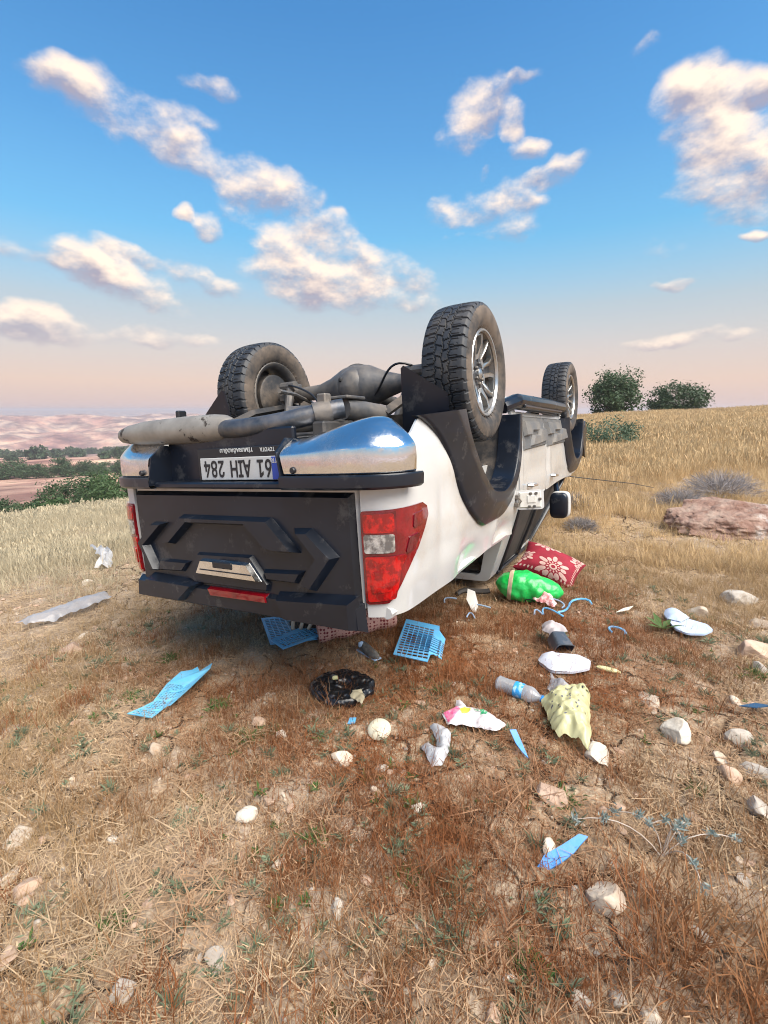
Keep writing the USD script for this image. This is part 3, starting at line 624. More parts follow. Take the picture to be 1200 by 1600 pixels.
def build_wheel():
    x, w = sub(TRUCK, 'wheel')
    obj('tread', tread_m, RUBBER, w, 28); obj('tyre_wall', wall_m, SIDEW, w, 40)
    rim = revolve([(.244, .108), (.236, .112), (.228, .104), (.222, .085), (.205, .05), (.20, -.06), (.222, -.10), (.240, -.108), (.246, -.104), (.238, -.096), (.21, -.06), (.212, .05), (.23, .09), (.244, .108)], 72, 'y')
    obj('rim', rim, STEEL, w, 40)
    lip = revolve([(.2425, .1085), (.238, .1145), (.230, .1135), (.2245, .100), (.226, .098), (.233, .107), (.2425, .1085)], 72, 'y'); obj('rim_lip', lip, ALLOY, w, 40)
    obj('brake_drum', cat_([revolve([(0, .03), (.09, .03), (.155, .02), (.162, .005), (.162, -.075), (.15, -.085), (.06, -.095), (0, -.095)], 48, 'y')]), DK_STEEL, w, 35)
    for k in range(6):
        t = k * PI / 3 + .26
        R_ = trimesh.transformations.rotation_matrix(t, [0, 1, 0])
        ring_o = [(-.030, .082), (.030, .082), (.062, .150), (.072, .205), (.060, .226), (-.060, .226), (-.072, .205), (-.062, .150)]
        ring_i = [(-.016, .108), (.016, .108), (.040, .158), (.047, .196), (.036, .208), (-.036, .208), (-.047, .196), (-.040, .158)]
        po = Polygon(ring_o).buffer(-.006).buffer(.006); pi = Polygon(ring_i).buffer(-.008).buffer(.008)
        loop = disc_piece(po.difference(pi), .058, .088)
        v = np.asarray(loop.vertices).copy(); rr = np.hypot(v[:, 0], v[:, 2]); v[:, 1] += .10 * (rr - .16) - .012 * (rr < .12); loop = tm(v, loop.faces)
        obj('spoke_loop', xf(loop, R_), ALLOY, w, 25)
        R2 = trimesh.transformations.rotation_matrix(t + PI / 6, [0, 1, 0])
        wedge = disc_piece([(-.020, .05), (.020, .05), (.030, .12), (.048, .22), (-.048, .22), (-.030, .12)], .040, .068)
        obj('spoke_web', xf(wedge, R2), D_ALLOY, w, 25)
    obj('hub', cat_([revolve([(0, .070), (.055, .066), (.082, .060), (.088, .040), (0, .035)], 36, 'y')]), D_ALLOY, w, 35)
    obj('hub_cap', revolve([(0, .088), (.020, .087), (.030, .080), (.032, .06), (0, .06)], 30, 'y'), ALLOY, w, 40)
    for k in range(6):
        t = k * PI / 3; obj('lug_nut', xf(revolve([(0, .084), (.008, .083), (.011, .078), (.011, .06), (0, .06)], 6, 'y'), trimesh.transformations.translation_matrix([.056 * math.sin(t), 0, .056 * math.cos(t)])), STEEL, w, False)
    return x, w
wx, wheel0 = build_wheel()
WZ = .28
def wheel_m(x, y, z, turn=0.0, roll=0.0, steer=0.0):
    M = trimesh.transformations.translation_matrix(np.array([x, y, z]) - TO) @ rotz(steer) @ rotz(PI if y < 0 else 0) @ trimesh.transformations.rotation_matrix(roll, [0, 1, 0])
    return Gf.Matrix4d(*M.T.ravel())
wx.AddTransformOp().Set(wheel_m(0, .77, WZ))
for (x, y, roll, st) in ((0, -.77, .4, 0), (3.085, .77, .75, .03), (3.085, -.77, 1.3, .03)):
    path = TRUCK + '/' + numbered(TRUCK, 'wheel'); X_ = UsdGeom.Xform.Define(stage, path)
    X_.GetPrim().GetReferences().AddInternalReference(wheel0); X_.GetPrim().SetInstanceable(True); X_.ClearXformOpOrder()
    X_.MakeMatrixXform().Set(wheel_m(x, y, WZ - (.03 if x > 1 else 0), roll=roll, steer=st))

# ------------------------------------------------------------------ cab, doors, front
def side_surf(off=0.0):
    def f(q):
        x, z = q[:, 0], q[:, 1]
        front = -.03 * np.clip((x - 3.2) / .8, 0, 1) ** 2
        crease = .006 * np.exp(-((z - .98) / .03) ** 2)
        y = yprof(z) + front + off + crease - .016 * gb(x, z, 1.3, .92, .5, .12) - .02 * gb(x, z, 2.3, 1.05, .35, .1) + .012 * gb(x, z, 1.75, .9, .06, .2)
        return np.stack([x, y, z], 1)
    return f
def side(nm, pts, mt, thick=.02, off=0.0, r=.0, res=.05, both=True, label=None, parent=TRUCK):
    p = pts if hasattr(pts, 'exterior') else (rounded(pts, r) if r else Polygon(pts))
    m = panel(p, side_surf(off), thick, res, (0, 1, 0)); a = tp(nm, m, mt, parent=parent, label=label)
    b = tp(nm, mir(m), mt, parent=parent) if both else None
    return a, b
side('cab_corner_panel', [(.665, .44), (.80, .44), (.80, .80), (.765, 1.12), (.665, 1.15)], W_PAINT)
rd, rd2 = side('rear_door', [(.807, .47), (1.60, .47), (1.615, .8), (1.61, 1.13), (.775, 1.13), (.807, .80)], W_PAINT, r=.03)
fd, fd2 = side('front_door', [(1.618, .47), (2.62, .47), (2.715, .62), (2.74, 1.11), (1.62, 1.13)], W_PAINT, r=.03)
fender = Polygon([(2.75, .47), (2.725, .62), (2.75, 1.12), (3.3, 1.10), (3.9, 1.02), (4.02, .85), (4.0, .55), (3.6, .5)]).difference(Polygon([(x + 3.085, z) for x, z in np.vstack([ARCH[:1] - [0, .2], ARCH * [.96, .97], ARCH[-1:] - [0, .2]])]).buffer(.04))
if fender.geom_type != 'Polygon': fender = max(fender.geoms, key=lambda g: g.area)
side('front_fender', fender, W_PAINT)
side('sill', [(.665, .36), (2.72, .36), (2.72, .462), (.665, .432)], W_PAINT)
for sgn in (1, -1):
    o2 = np.array([(-.62, .50), (-.60, .62), (-.545, .78), (-.47, .90), (-.34, 1.02), (-.12, 1.085), (.18, 1.085), (.38, 1.03), (.55, .90), (.62, .75), (.64, .50)])
    f = flare(3.085, 40, o2, ARCH * [.97, .97]); tp('wheel_arch_flare', f if sgn > 0 else mir(f), B_PLAST)
    m_ = liner(3.085); tp('wheel_housing', m_ if sgn > 0 else mir(m_), DK_STEEL)
# door cladding with its raised bars
def door_clad(x0, x1, par, k):
    z0, z1 = .50 - .0 * k, .755
    def fr(sg): return lambda p, h: np.stack([p[:, 0], sg * (yprof(p[:, 1]) + np.asarray(h)), p[:, 1]], 1)
    for sg, pa in ((1, par[0]), (-1, par[1])):
        b = tp('door_cladding', orient(raised([(x0, z0), (x1, z0), (x1, z1 - .02), (x0, z1)], .016, .012, fr(sg), -.002), (0, sg, 0)), G_PLAST if sg else 0, parent=pa, smooth=20)
        L = x1 - x0
        for pts in ([(x0 + .02 * L, z0 + .03), (x0 + .62 * L, z0 + .03), (x0 + .70 * L, z0 + .075), (x0 + .60 * L, z0 + .115), (x0 + .30 * L, z0 + .115), (x0 + .24 * L, z0 + .15), (x0 + .02 * L, z0 + .15)],
                    [(x0 + .34 * L, z0 + .14), (x0 + .60 * L, z0 + .14), (x0 + .72 * L, z0 + .09), (x0 + .97 * L, z0 + .09), (x0 + .97 * L, z0 + .2), (x0 + .40 * L, z0 + .225), (x0 + .22 * L, z0 + .225)]):
            tp('cladding_bar', orient(raised(pts, .040, .012, fr(sg), .012), (0, sg, 0)), G_PLAST, parent=pa, smooth=20)
door_clad(.80, 1.585, (rd, rd2), 0); door_clad(1.64, 2.64, (fd, fd2), 1)
for (x, pa) in ((.90, (rd, rd2)), (1.78, (fd, fd2))):
    for sg, q in ((1, pa[0]), (-1, pa[1])):
        m = tube([(x, .905, 1.015), (x + .02, .935, 1.02), (x + .16, .937, 1.025), (x + .185, .903, 1.025)], .013, 8); tp('handle', m if sg > 0 else mir(m), CHROME, parent=q)
# greenhouse
BY, RY = .862, .625
def gs(x, t, sg=1, dy=0):   # t: 0 at the belt, 1 at the roof; crushed a little
    return np.array([x, sg * (BY + (RY - BY) * t ** 1.15 + dy), 1.115 + (1.745 - 1.115) * t])
def pillar(a0, a1, b0, b1, th=.05, sg=1):
    """A pillar from belt (x a0..a1) to roof (x b0..b1)."""
    ring = []
    for t in np.linspace(0, 1, 9):
        x0, x1 = a0 + (b0 - a0) * t, a1 + (b1 - a1) * t
        p, q = gs(x0, t, sg), gs(x1, t, sg); n = np.array([0, -sg * th, -.015])
        c = .012
        ring.append([p + [c, 0, 0], q - [c, 0, 0], q + n * .3, q + n, p + n, p + n * .3])
    return loft(ring)
for sg in (1, -1):
    tp('c_pillar', fixm := orient(pillar(.655, .85, .77, 1.03, .07, sg), (0, sg, 0)), W_PAINT, smooth=50)
    tp('b_pillar', orient(pillar(1.58, 1.66, 1.60, 1.66, .05, sg), (0, sg, 0)), INTERIOR, smooth=50)
    tp('a_pillar', orient(pillar(2.86, 2.96, 2.14, 2.24, .05, sg), (0, sg, 0)), W_PAINT if sg < 0 else B_PLAST, smooth=50)
    def win(nm, x0, x1, b0, b1, mt, dy):
        P = [gs(x0, .02, sg, dy), gs(x1, .02, sg, dy), gs(b1, .97, sg, dy), gs(b0, .97, sg, dy)]; n = np.array([0, -sg * .006, 0])
        tp(nm, hull(P + [p + n for p in P]), mt, smooth=False)
    win('side_window', .86, 1.57, 1.05, 1.59, INTERIOR, -.012)
    win('door_card', 1.67, 2.84, 1.67, 2.14, INTERIOR, -.03)
    for (a, b) in (((.86, .02), (1.04, .98)), ((1.60, .02), (1.62, .98))):
        tp('window_seal', tube([gs(a[0], a[1], sg, .006), gs((a[0] + b[0]) / 2, .5, sg, .006), gs(b[0], b[1], sg, .006)], .014, 6), INK)
    tp('roof_seal', tube([gs(.98, .985, sg, .004), gs(1.6, 1.0, sg, .006), gs(2.2, .985, sg, .004)], .016, 6), B_PLAST)
    tp('belt_seal', tube([gs(.70, 0, sg, .012), gs(1.7, 0, sg, .012), gs(2.9, 0, sg, .0)], .012, 6), INK)
def roof_surf(q):
    x, y = q[:, 0], q[:, 1]
    z = 1.792 - .045 * (np.abs(y) / .63) ** 3 - .03 * np.clip((x - 1.6) / .7, 0, 1) ** 2 - .035 * np.clip((1.05 - x) / .25, 0, 1) ** 2
    z -= .03 * gb(x, y, 1.9, .3, .3, .25) + .02 * (meshkit.fbm(np.stack([x * 3, y * 3, x * 0], -1), 3, 9) - .5)
    return np.stack([x, y, z], 1)
tp('roof', panel(rounded([(.80, -.62), (2.26, -.62), (2.26, .62), (.80, .62)], .06), roof_surf, .02, .06, (0, 0, 1)), W_PAINT)
def back_surf(q):
    y, t = q[:, 0], q[:, 1]; return np.stack([.652 + .15 * t - .03 * (np.abs(y) / .8) ** 2 * 0, y * (1 - .26 * t ** 1.15), 1.115 + .635 * t], 1)
hole = rounded([(-.70, .16), (.70, .16), (.74, .93), (-.74, .93)], .06)
tp('cab_back', panel(rounded([(-.855, -.1), (.855, -.1), (.845, 1.0), (-.845, 1.0)], .05).difference(hole), back_surf, .03, .05, (-1, 0, 0)), W_PAINT)
tp('rear_window', panel(hole.buffer(.01), lambda q: back_surf(q) + [.018, 0, 0], .006, .1, (-1, 0, 0)), GLASS)
tp('rear_window_seal', panel(hole.buffer(.008).difference(hole.buffer(-.016)), lambda q: back_surf(q) + [-.002, 0, 0], .012, .03, (-1, 0, 0)), INK)
tp('windscreen', hull([(2.90, -.78, 1.13), (2.90, .78, 1.13), (2.24, .57, 1.74), (2.24, -.57, 1.74), (2.91, -.78, 1.125), (2.91, .78, 1.125)]), GLASS, smooth=False)
def hood_surf(q):
    x, y = q[:, 0], q[:, 1]; return np.stack([x, y, 1.145 - .10 * ((x - 2.95) / 1.1) ** 2 - .05 * (np.abs(y) / .75) ** 3 + .02 * gb(x, y, 3.5, .35, .4, .1) + .02 * gb(x, y, 3.5, -.35, .4, .1) - .05 * gb(x, y, 3.3, .1, .3, .4)], 1)
tp('hood', panel(rounded([(2.93, -.74), (4.03, -.70), (4.03, .70), (2.93, .74)], .06), hood_surf, .02, .06, (0, 0, 1)), W_PAINT)
fb = tp('front_bumper', hull([(4.02, -.88, .55), (4.02, .88, .55), (4.02, -.88, .86), (4.02, .88, .86), (4.22, -.62, .58), (4.22, .62, .58), (4.24, .62, .84), (4.24, -.62, .84), (3.78, .90, .60), (3.78, .90, .84), (3.78, -.90, .60), (3.78, -.90, .84)]), W_PAINT)
tp('grille', cbox(.05, 1.1, .24, .02, (4.13, 0, .98)), B_PLAST)
for sg in (1, -1):
    tp('headlight', hull([(3.80, sg * .875, .90), (4.08, sg * .62, .90), (4.06, sg * .60, 1.02), (3.78, sg * .86, 1.03), (3.9, sg * .6, .9), (3.9, sg * .6, 1.02)]), LENS_C)
    tp('bumper_corner', hull([(3.95, sg * .93, .50), (4.10, sg * .93, .62), (4.16, sg * .88, .92), (4.02, sg * .92, .97), (3.72, sg * .93, .70), (3.72, sg * .86, .60), (4.1, sg * .78, .55), (4.1, sg * .78, .9)]), B_PLAST)
# open fuel flap, hinged on the bed side
def flap_at(u, v, w): return np.array([.56, .905, 1.02]) + u * np.array([.50, .866, 0]) * .19 + v * np.array([0, 0, 1]) * .135 + w * np.array([-.866, .5, 0])
def flap_frame(p, h): return np.array([flap_at(a, b, hh) for (a, b), hh in zip(p, h)])
fl = tp('fuel_flap', cat_([panel(rounded([(0, 0), (1, -.03), (1.02, 1.0), (0, .97)], .14), lambda q: np.array([flap_at(a, b, 0) for a, b in q]), .012, .06, (-1, 0, 0))]), W_PAINT, label='open fuel flap showing its inner side')
tp('flap_liner', orient(raised([(.08, .07), (.90, .05), (.92, .90), (.08, .88)], .010, .05, flap_frame, .002), (-1, 0, 0)), INNER_W, parent=fl, smooth=20)
tp('flap_recess', orient(raised([(.36, .24), (.70, .23), (.70, .64), (.36, .64)], .016, .03, flap_frame, .009), (-1, 0, 0)), INNER_W, parent=fl, smooth=20)
tp('flap_hinge', cat_([cbox(.03, .04, .03, .004, flap_at(-.02, .3, .01)), cbox(.03, .04, .03, .004, flap_at(-.02, .7, .01)), tube([flap_at(0, .2, .02), flap_at(.14, .5, .03), flap_at(0, .8, .02)], .006, 6)]), STEEL, parent=fl)
for a, b in ((.84, .45), (.46, .82), (.64, .82), (.5, .15), (.7, .15)): tp('flap_stud', cbox(.012, .02, .018, .003, flap_at(a, b, .015)), STEEL, parent=fl)
# mirror folded out near the ground, aerial
def slab(c, sx, sy, sz, p=4.0):
    m = trimesh.creation.icosphere(4); v = np.asarray(m.vertices); k = (np.abs(v) ** p).sum(1) ** (-1 / p); return tm(v * k[:, None] * [sx, sy, sz] + c, m.faces)
tp('wing_mirror', slab([2.10, .925, 1.335], .05, .085, .125), B_PLAST, smooth=60, label='black left wing mirror')
tp('mirror_cover', slab([2.145, .935, 1.33], .045, .092, .13), W_PAINT, smooth=60)
tp('mirror_arm', tube([(2.40, .84, 1.14), (2.25, .88, 1.22), (2.13, .90, 1.26)], .026, 8), B_PLAST)
tp('wing_mirror', slab([2.47, -1.045, 1.24], .07, .09, .13), B_PLAST, smooth=60)
tp('aerial', tube([(3.05, .84, 1.13), (3.1, 1.1, 1.17), (3.12, 1.52, 1.225), (3.13, 1.72, 1.27)], [.006, .005, .004, .003], 6), INK)
tp('aerial_mount', cbox(.10, .12, .07, .02, (3.0, .84, 1.10)), W_PAINT)

# ------------------------------------------------------------------ the underside, now facing the sky
for sg in (1, -1):
    tp('chassis_rail', cat_([cbox(5.0, .07, .13, .01, (1.45, sg * .46, .60)), ]), DK_STEEL)
    m = tube([(-.62, sg * .55, .50), (-.40, sg * .55, .42), (0, sg * .55, .36), (.40, sg * .55, .42), (.62, sg * .55, .47)], .028, 4)
    tp('leaf_spring', m, DK_STEEL)
    tp('spring_bolts', cat_([cbox(.14, .10, .03, .006, (0, sg * .55, .215)), tube([(-.05, sg * .55 - .03, .20), (-.05, sg * .55 - .03, .40)], .008, 6), tube([(.05, sg * .55 + .03, .20), (.05, sg * .55 + .03, .40)], .008, 6), tube([(-.05, sg * .55 + .03, .20), (-.05, sg * .55 + .03, .40)], .008, 6), tube([(.05, sg * .55 - .03, .20), (.05, sg * .55 - .03, .40)], .008, 6)]), STEEL)
    tp('shock_absorber', cat_([tube([(-.10, sg * .47, .24), (-.22, sg * .42, .50)], .028, 10), tube([(-.22, sg * .42, .50), (-.30, sg * .40, .66)], .035, 10), tube([(-.10, sg * .42, .23), (-.10, sg * .54, .23)], .032, 10)]), STEEL)
    mf = hull([(-.50, sg * .60, .62), (-.50, sg * .86, .62), (-.53, sg * .86, .42), (-.56, sg * .64, .27), (-.51, sg * .60, .6), (-.515, sg * .85, .42), (-.55, sg * .62, .28)])
    tp('mud_flap', mf, B_PLAST)
    tp('running_board', cat_([tube([(.62, sg * .80, .44), (.72, sg * .87, .40), (1.6, sg * .885, .39), (2.45, sg * .885, .39), (2.6, sg * .80, .43)], .05, 10), cbox(1.5, .12, .03, .01, (1.55, sg * .86, .435))]), B_PLAST)
    tp('suspension_arm', cat_([tube([(2.95, sg * .42, .42), (3.085, sg * .66, .22), (3.3, sg * .42, .42)], .03, 8), tube([(3.085, sg * .5, .25), (3.085, sg * .46, .75)], .05, 10)]), DK_STEEL)
def axle_r(y): return np.interp(y, [-.64, -.45, -.28, -.17, -.06, .03, .12, .23, .34, .46, .64], [.044, .046, .052, .085, .135, .150, .135, .085, .054, .046, .044])
ys = np.linspace(-.64, .64, 61); ringy = []
for y in ys:
    r = float(axle_r(y)); t = np.arange(24) * 2 * PI / 24; ringy.append(np.stack([r * np.cos(t), np.full(24, y), WZ + r * np.sin(t)], 1))
ax = tp('rear_axle', loft(ringy), STEEL, smooth=60)
dome_ = xf(revolve([(0, .155), (.05, .150), (.09, .130), (.118, .09), (.128, .04), (.150, .035), (.150, .015), (.12, .01)], 40, 'x'), trimesh.transformations.translation_matrix([0, .03, WZ])); dome_.vertices *= [-1, 1, 1]
tp('differential_cover', orient(tm(dome_.vertices, dome_.faces[:, ::-1]), (-1, 0, 0)), STEEL, parent=ax, smooth=45)
tp('filler_plug', cbox(.02, .03, .03, .008, (-.145, -.02, .235)), DK_STEEL, parent=ax)
for sg in (1, -1): tp('spring_seat', cbox(.15, .11, .06, .012, (0, sg * .55, .30)), STEEL, parent=ax)
tp('brake_hose', tube(spline([(-.08, .5, .22), (-.16, .36, .20), (-.10, .24, .30), (-.06, .12, .40), (-.1, .05, .5)], 20), .007, 6), INK)
tp('brake_hose', tube(spline([(-.05, -.52, .22), (-.14, -.40, .24), (-.12, -.28, .30), (-.18, -.2, .42)], 20), .007, 6), INK)
tp('propeller_shaft', tube([(.14, .03, .32), (1.4, .02, .44), (2.5, 0, .50)], .04, 12), DK_STEEL)
tp('cross_member', cbox(.10, .92, .10, .01, (-.75, 0, .62)), DK_STEEL)
for _x, _w, _z in ((.55, .08, .62), (1.7, .12, .62), (3.1, .2, .56)): tp('cross_member', cbox(_w, .92, .10, .01, (_x, 0, _z)), DK_STEEL)
tp('fuel_tank', cbox(1.0, .36, .22, .05, (1.0, .25, .56)), DK_STEEL)
tp('gearbox', hull([(2.3, -.14, .46), (2.3, .14, .46), (1.5, -.09, .5), (1.5, .09, .5), (3.0, -.2, .44), (3.0, .2, .44), (3.0, -.2, .7), (3.0, .2, .7), (1.5, 0, .7)]), STEEL)
tp('floor_pan', cbox(3.3, 1.62, .02, .004, (2.3, 0, .64)), DK_STEEL)
tp('transmission_rod', tube([(-.64, -.1, .33), (-.2, -.35, .30), (.2, -.45, .36)], .012, 6), STEEL)
# exhaust: tail box slung across under the bumper, and its pipe
tp('exhaust_silencer', tube([(-1.16, -.80, .545), (-1.15, -.78, .54), (-1.14, -.72, .535), (-1.13, -.60, .533), (-1.11, -.30, .532), (-1.09, -.13, .533), (-1.085, -.06, .535), (-1.08, -.03, .537), (-1.078, -.02, .538)], [.012, .035, .050, .063, .068, .068, .062, .050, .045], 24), MUFFLER, smooth=50)
tp('exhaust_pipe', tube(spline([(-1.10, -.06, .540), (-1.10, .10, .542), (-1.06, .26, .528), (-.98, .40, .500), (-.90, .50, .478)], 26), .044, 16), PIPE, smooth=60)
tp('pipe_clamp', cat_([tube([(-.985, .395, .503), (-.935, .455, .489)], .054, 16), cbox(.05, .05, .05, .006, (-.95, .43, .435))]), STEEL)
tp('exhaust_hanger', cat_([tube([(-.84, .46, .478), (-.70, .50, .49), (-.60, .52, .5)], .05, 12), cbox(.16, .10, .015, .004, (-.80, .46, .425))]), STEEL)
tp('heat_shield', tube([(-.72, .02, .50), (-.55, .30, .50)], .075, 14), STEEL)
tp('tow_bracket', cbox(.05, .03, .05, .006, (-1.08, -.38, .455)), INK)
# ------------------------------------------------------------------ grass and plants
def blades(rng, n, spread, hmin, hmax, wid, lean, curl=.5, seg=3, flat=0.0, head=None):
    """n bent ribbons rooted within a disc; flat = share that lies on the ground."""
    V_, F_ = [], []; o = 0
    for _ in range(n):
        r = spread * math.sqrt(rng.random()); a = rng.random() * 2 * PI; p = np.array([r * math.cos(a), r * math.sin(a), -.004])
        h = hmin + (hmax - hmin) * rng.random() ** 1.3; d = rng.random() * 2 * PI; out = np.array([math.cos(d), math.sin(d), 0])
        th = abs(rng.normal(0, lean)) if rng.random() > flat else rng.uniform(1.25, 1.52)
        th = min(th, 1.52); side_ = np.array([-out[1], out[0], 0]); tw = rng.normal(0, .8); w = wid * rng.uniform(.6, 1.3)
        sv = side_ * math.cos(tw) + np.array([0, 0, 1]) * math.sin(tw) * .5
        q = p.copy(); rows = [q.copy()]
        for k in range(seg):
            t2 = min(th + curl * (k + .5) / seg * rng.uniform(.4, 1.3), 1.56); q = q + (out * math.sin(t2) + np.array([0, 0, 1]) * math.cos(t2)) * h / seg; q[2] = max(q[2], .003); rows.append(q.copy())
        for k, x in enumerate(rows):
            ww = w * (1 - .75 * k / seg)
            if head and k == seg: ww = head * rng.uniform(.7, 1.3)
            if head and k == seg - 1: ww = head * .9 * rng.uniform(.6, 1.1)
            V_ += [x - sv * ww / 2, x + sv * ww / 2]
        for k in range(seg): b = o + 2 * k; F_ += [(b, b + 1, b + 3), (b, b + 3, b + 2)]
        if head:
            t = rows[-1] + (rows[-1] - rows[-2]) * .25; V_.append(t); F_.append((o + 2 * seg, o + 2 * seg + 1, len(V_) - 1))
        o = len(V_)
    return tm(V_, F_)
def grass_mat(name, cols, rust=None, transl=.3, zone=None):
    n, l = {}, []
    n['g'] = ('geometry', {})
    n['nz'] = ('noise_texture', dict(scale=1.1, detail=4.0, roughness=.6)); l.append(('g.position', 'nz.vector'))
    n['r1'] = ('rgb_ramp', dict(ramp=cols)); l.append(('g.random_per_island', 'r1.fac'))
    c = 'r1.color'
    if rust:
        n['r2'] = ('rgb_ramp', dict(ramp=rust)); l.append(('g.random_per_island', 'r2.fac'))
        cx, cy, r0, r1, amp = zone
        n['ds'] = ('vector_math', dict(math_type='distance', vector2=(cx, cy, 0))); l.append(('g.position', 'ds.vector1'))
        n['zr'] = ('map_range', dict(from_min=r0, from_max=r1, to_min=amp, to_max=-.25, clamp=True)); l.append(('ds.value', 'zr.value'))
        n['zz'] = ('math', dict(math_type='add')); l += [('zr.result', 'zz.value1'), ('nz.fac', 'zz.value2')]
        n['zm'] = ('map_range', dict(from_min=.50, from_max=.78, to_min=0, to_max=1, clamp=True)); l.append(('zz.value', 'zm.value'))
        n['mx'] = ('mix', {}); l += [('zm.result', 'mx.fac'), (c, 'mx.color1'), ('r2.color', 'mx.color2')]; c = 'mx.color'
    n['oi'] = ('object_info', {}); n['ov'] = ('map_range', dict(to_min=.75, to_max=1.2)); l.append(('oi.random', 'ov.value'))
    n['hs'] = ('hsv', {}); l += [('ov.result', 'hs.value'), (c, 'hs.color')]
    n['p'] = ('principled_bsdf', dict(roughness=.6, specular_ior_level=.25)); n['t'] = ('translucent_bsdf', {}); n['m'] = ('mix_closure', dict(fac=transl))
    l += [('hs.color', 'p.base_color'), ('hs.color', 't.color'), ('p.BSDF', 'm.closure1'), ('t.BSDF', 'm.closure2')]
    return usdkit.material(stage, LK + name, n, l, surface='m.closure')
STRAW = [(0, (.42, .28, .14)), (.25, (.58, .42, .24)), (.5, (.68, .53, .33)), (.7, (.54, .45, .33)), (.85, (.74, .62, .43)), (1, (.36, .33, .16))]
RUST = [(0, (.24, .09, .032)), (.3, (.42, .18, .065)), (.55, (.52, .27, .11)), (.75, (.60, .39, .19)), (.92, (.68, .53, .32)), (1, (.28, .26, .11))]
GOLD = [(0, (.54, .38, .20)), (.3, (.68, .52, .31)), (.6, (.76, .61, .40)), (.85, (.80, .70, .52)), (1, (.52, .46, .28))]
PALE = [(0, (.50, .42, .28)), (.35, (.66, .56, .40)), (.7, (.74, .66, .51)), (.88, (.58, .50, .40)), (1, (.34, .36, .20))]
M_DRY = grass_mat('dry_grass_blade', STRAW, RUST, .25, (.35, 2.2, .8, 3.6, .34))
M_LIT = grass_mat('straw_litter_blade', [(0, (.46, .33, .20)), (.4, (.62, .48, .31)), (.75, (.72, .61, .43)), (1, (.50, .45, .36))], RUST, .15, (.35, 2.2, .5, 3.2, .24))
M_GOLD = grass_mat('golden_grass_blade', GOLD, transl=.3)
M_PALE = grass_mat('pale_grass_blade', PALE, transl=.3)
M_WEED = grass_mat('weed_leaf', [(0, (.10, .17, .05)), (.4, (.17, .25, .08)), (.8, (.22, .27, .12)), (1, (.30, .32, .16))], transl=.3)
M_SAGE = grass_mat('sage_leaf', [(0, (.20, .24, .15)), (.5, (.30, .33, .22)), (1, (.42, .43, .32))], transl=.25)
M_TWIG = grass_mat('grey_twig', [(0, (.30, .27, .26)), (.5, (.40, .37, .36)), (1, (.50, .46, .43))], transl=.1)

def instancer(name, protos, pts, seed, smin, smax, pick=None, label=None, cat=None, tilt=True, sink=0.0):
    rng = np.random.default_rng(seed); n = len(pts)
    path = '/World/' + numbered('/World', name); pi = UsdGeom.PointInstancer.Define(stage, path)
    tg = []
    for i, (m, mt) in enumerate(protos):
        pp = f'{path}/{name}_clump_{i:03d}' if i else f'{path}/{name}_clump'
        usdkit.mesh(stage, pp, m, mt, False); tg.append(pp)
    pi.CreatePrototypesRel().SetTargets(tg)
    z = ground_z(pts[:, 0], pts[:, 1]) - sink
    pi.CreatePositionsAttr(Vt.Vec3fArray.FromNumpy(np.c_[pts, z].astype(np.float32)))
    yaw = rng.random(n) * 2 * PI; tl = rng.normal(0, .10 if tilt else 0.0, (n, 2))
    q = (Rotation.from_euler('xy', tl) * Rotation.from_euler('z', yaw)).as_quat()
    pi.CreateOrientationsAttr([Gf.Quath(float(w), float(x), float(y), float(zz)) for x, y, zz, w in q])
    s = rng.uniform(smin, smax, n) if np.ndim(smin) == 0 else smin * rng.uniform(.75, 1.25, n)
    pi.CreateScalesAttr(Vt.Vec3fArray.FromNumpy(np.repeat(s[:, None], 3, 1).astype(np.float32)))
    k = rng.integers(0, len(protos), n) if pick is None else pick(rng, n, pts)
    pi.CreateProtoIndicesAttr(Vt.IntArray.FromNumpy(k.astype(np.int32)))
    tag(pi, label, cat, kind='stuff'); return path
def baked(name, protos, mt, pts, seed, smin, smax, pick=None, label=None, cat=None, sink=0.0):
    """The same as one mesh: dense growth close by."""
    rng = np.random.default_rng(seed); n = len(pts); k = rng.integers(0, len(protos), n) if pick is None else pick(rng, n, pts)
    s = rng.uniform(smin, smax, n); yaw = rng.random(n) * 2 * PI; tl = rng.normal(0, .10, (n, 2)); z = ground_z(pts[:, 0], pts[:, 1]) - sink
    M = (Rotation.from_euler('xy', tl) * Rotation.from_euler('z', yaw)).as_matrix() * s[:, None, None]
    V_, F_, o = [], [], 0
    for i, m in enumerate(protos):
        q = np.flatnonzero(k == i); mv, mf = np.asarray(m.vertices), np.asarray(m.faces)
        v = np.einsum('nij,vj->nvi', M[q], mv) + np.c_[pts[q], z[q]][:, None]
        V_.append(v.reshape(-1, 3)); F_.append((mf[None] + (np.arange(len(q)) * len(mv))[:, None, None]).reshape(-1, 3) + o); o += len(q) * len(mv)
    p = obj(name, (np.vstack(V_), np.vstack(F_)), mt); tag(prim(p), label, cat, kind='stuff'); return p
def scatter(seed, r0, r1, a0, a1, dens, keep=None):
    rng = np.random.default_rng(seed); area = .5 * math.radians(a1 - a0) * (r1 * r1 - r0 * r0); n = int(area * dens)
    r = np.sqrt(rng.uniform(r0 * r0, r1 * r1, n)); a = np.radians(rng.uniform(a0, a1, n)); p = np.c_[r * np.sin(a), r * np.cos(a)]
    if keep is not None: p = p[rng.random(len(p)) < keep(p)]
    return p
def pnoise(p, s, seed): return meshkit.fbm(np.c_[p * s, np.zeros(len(p))], 3, seed)
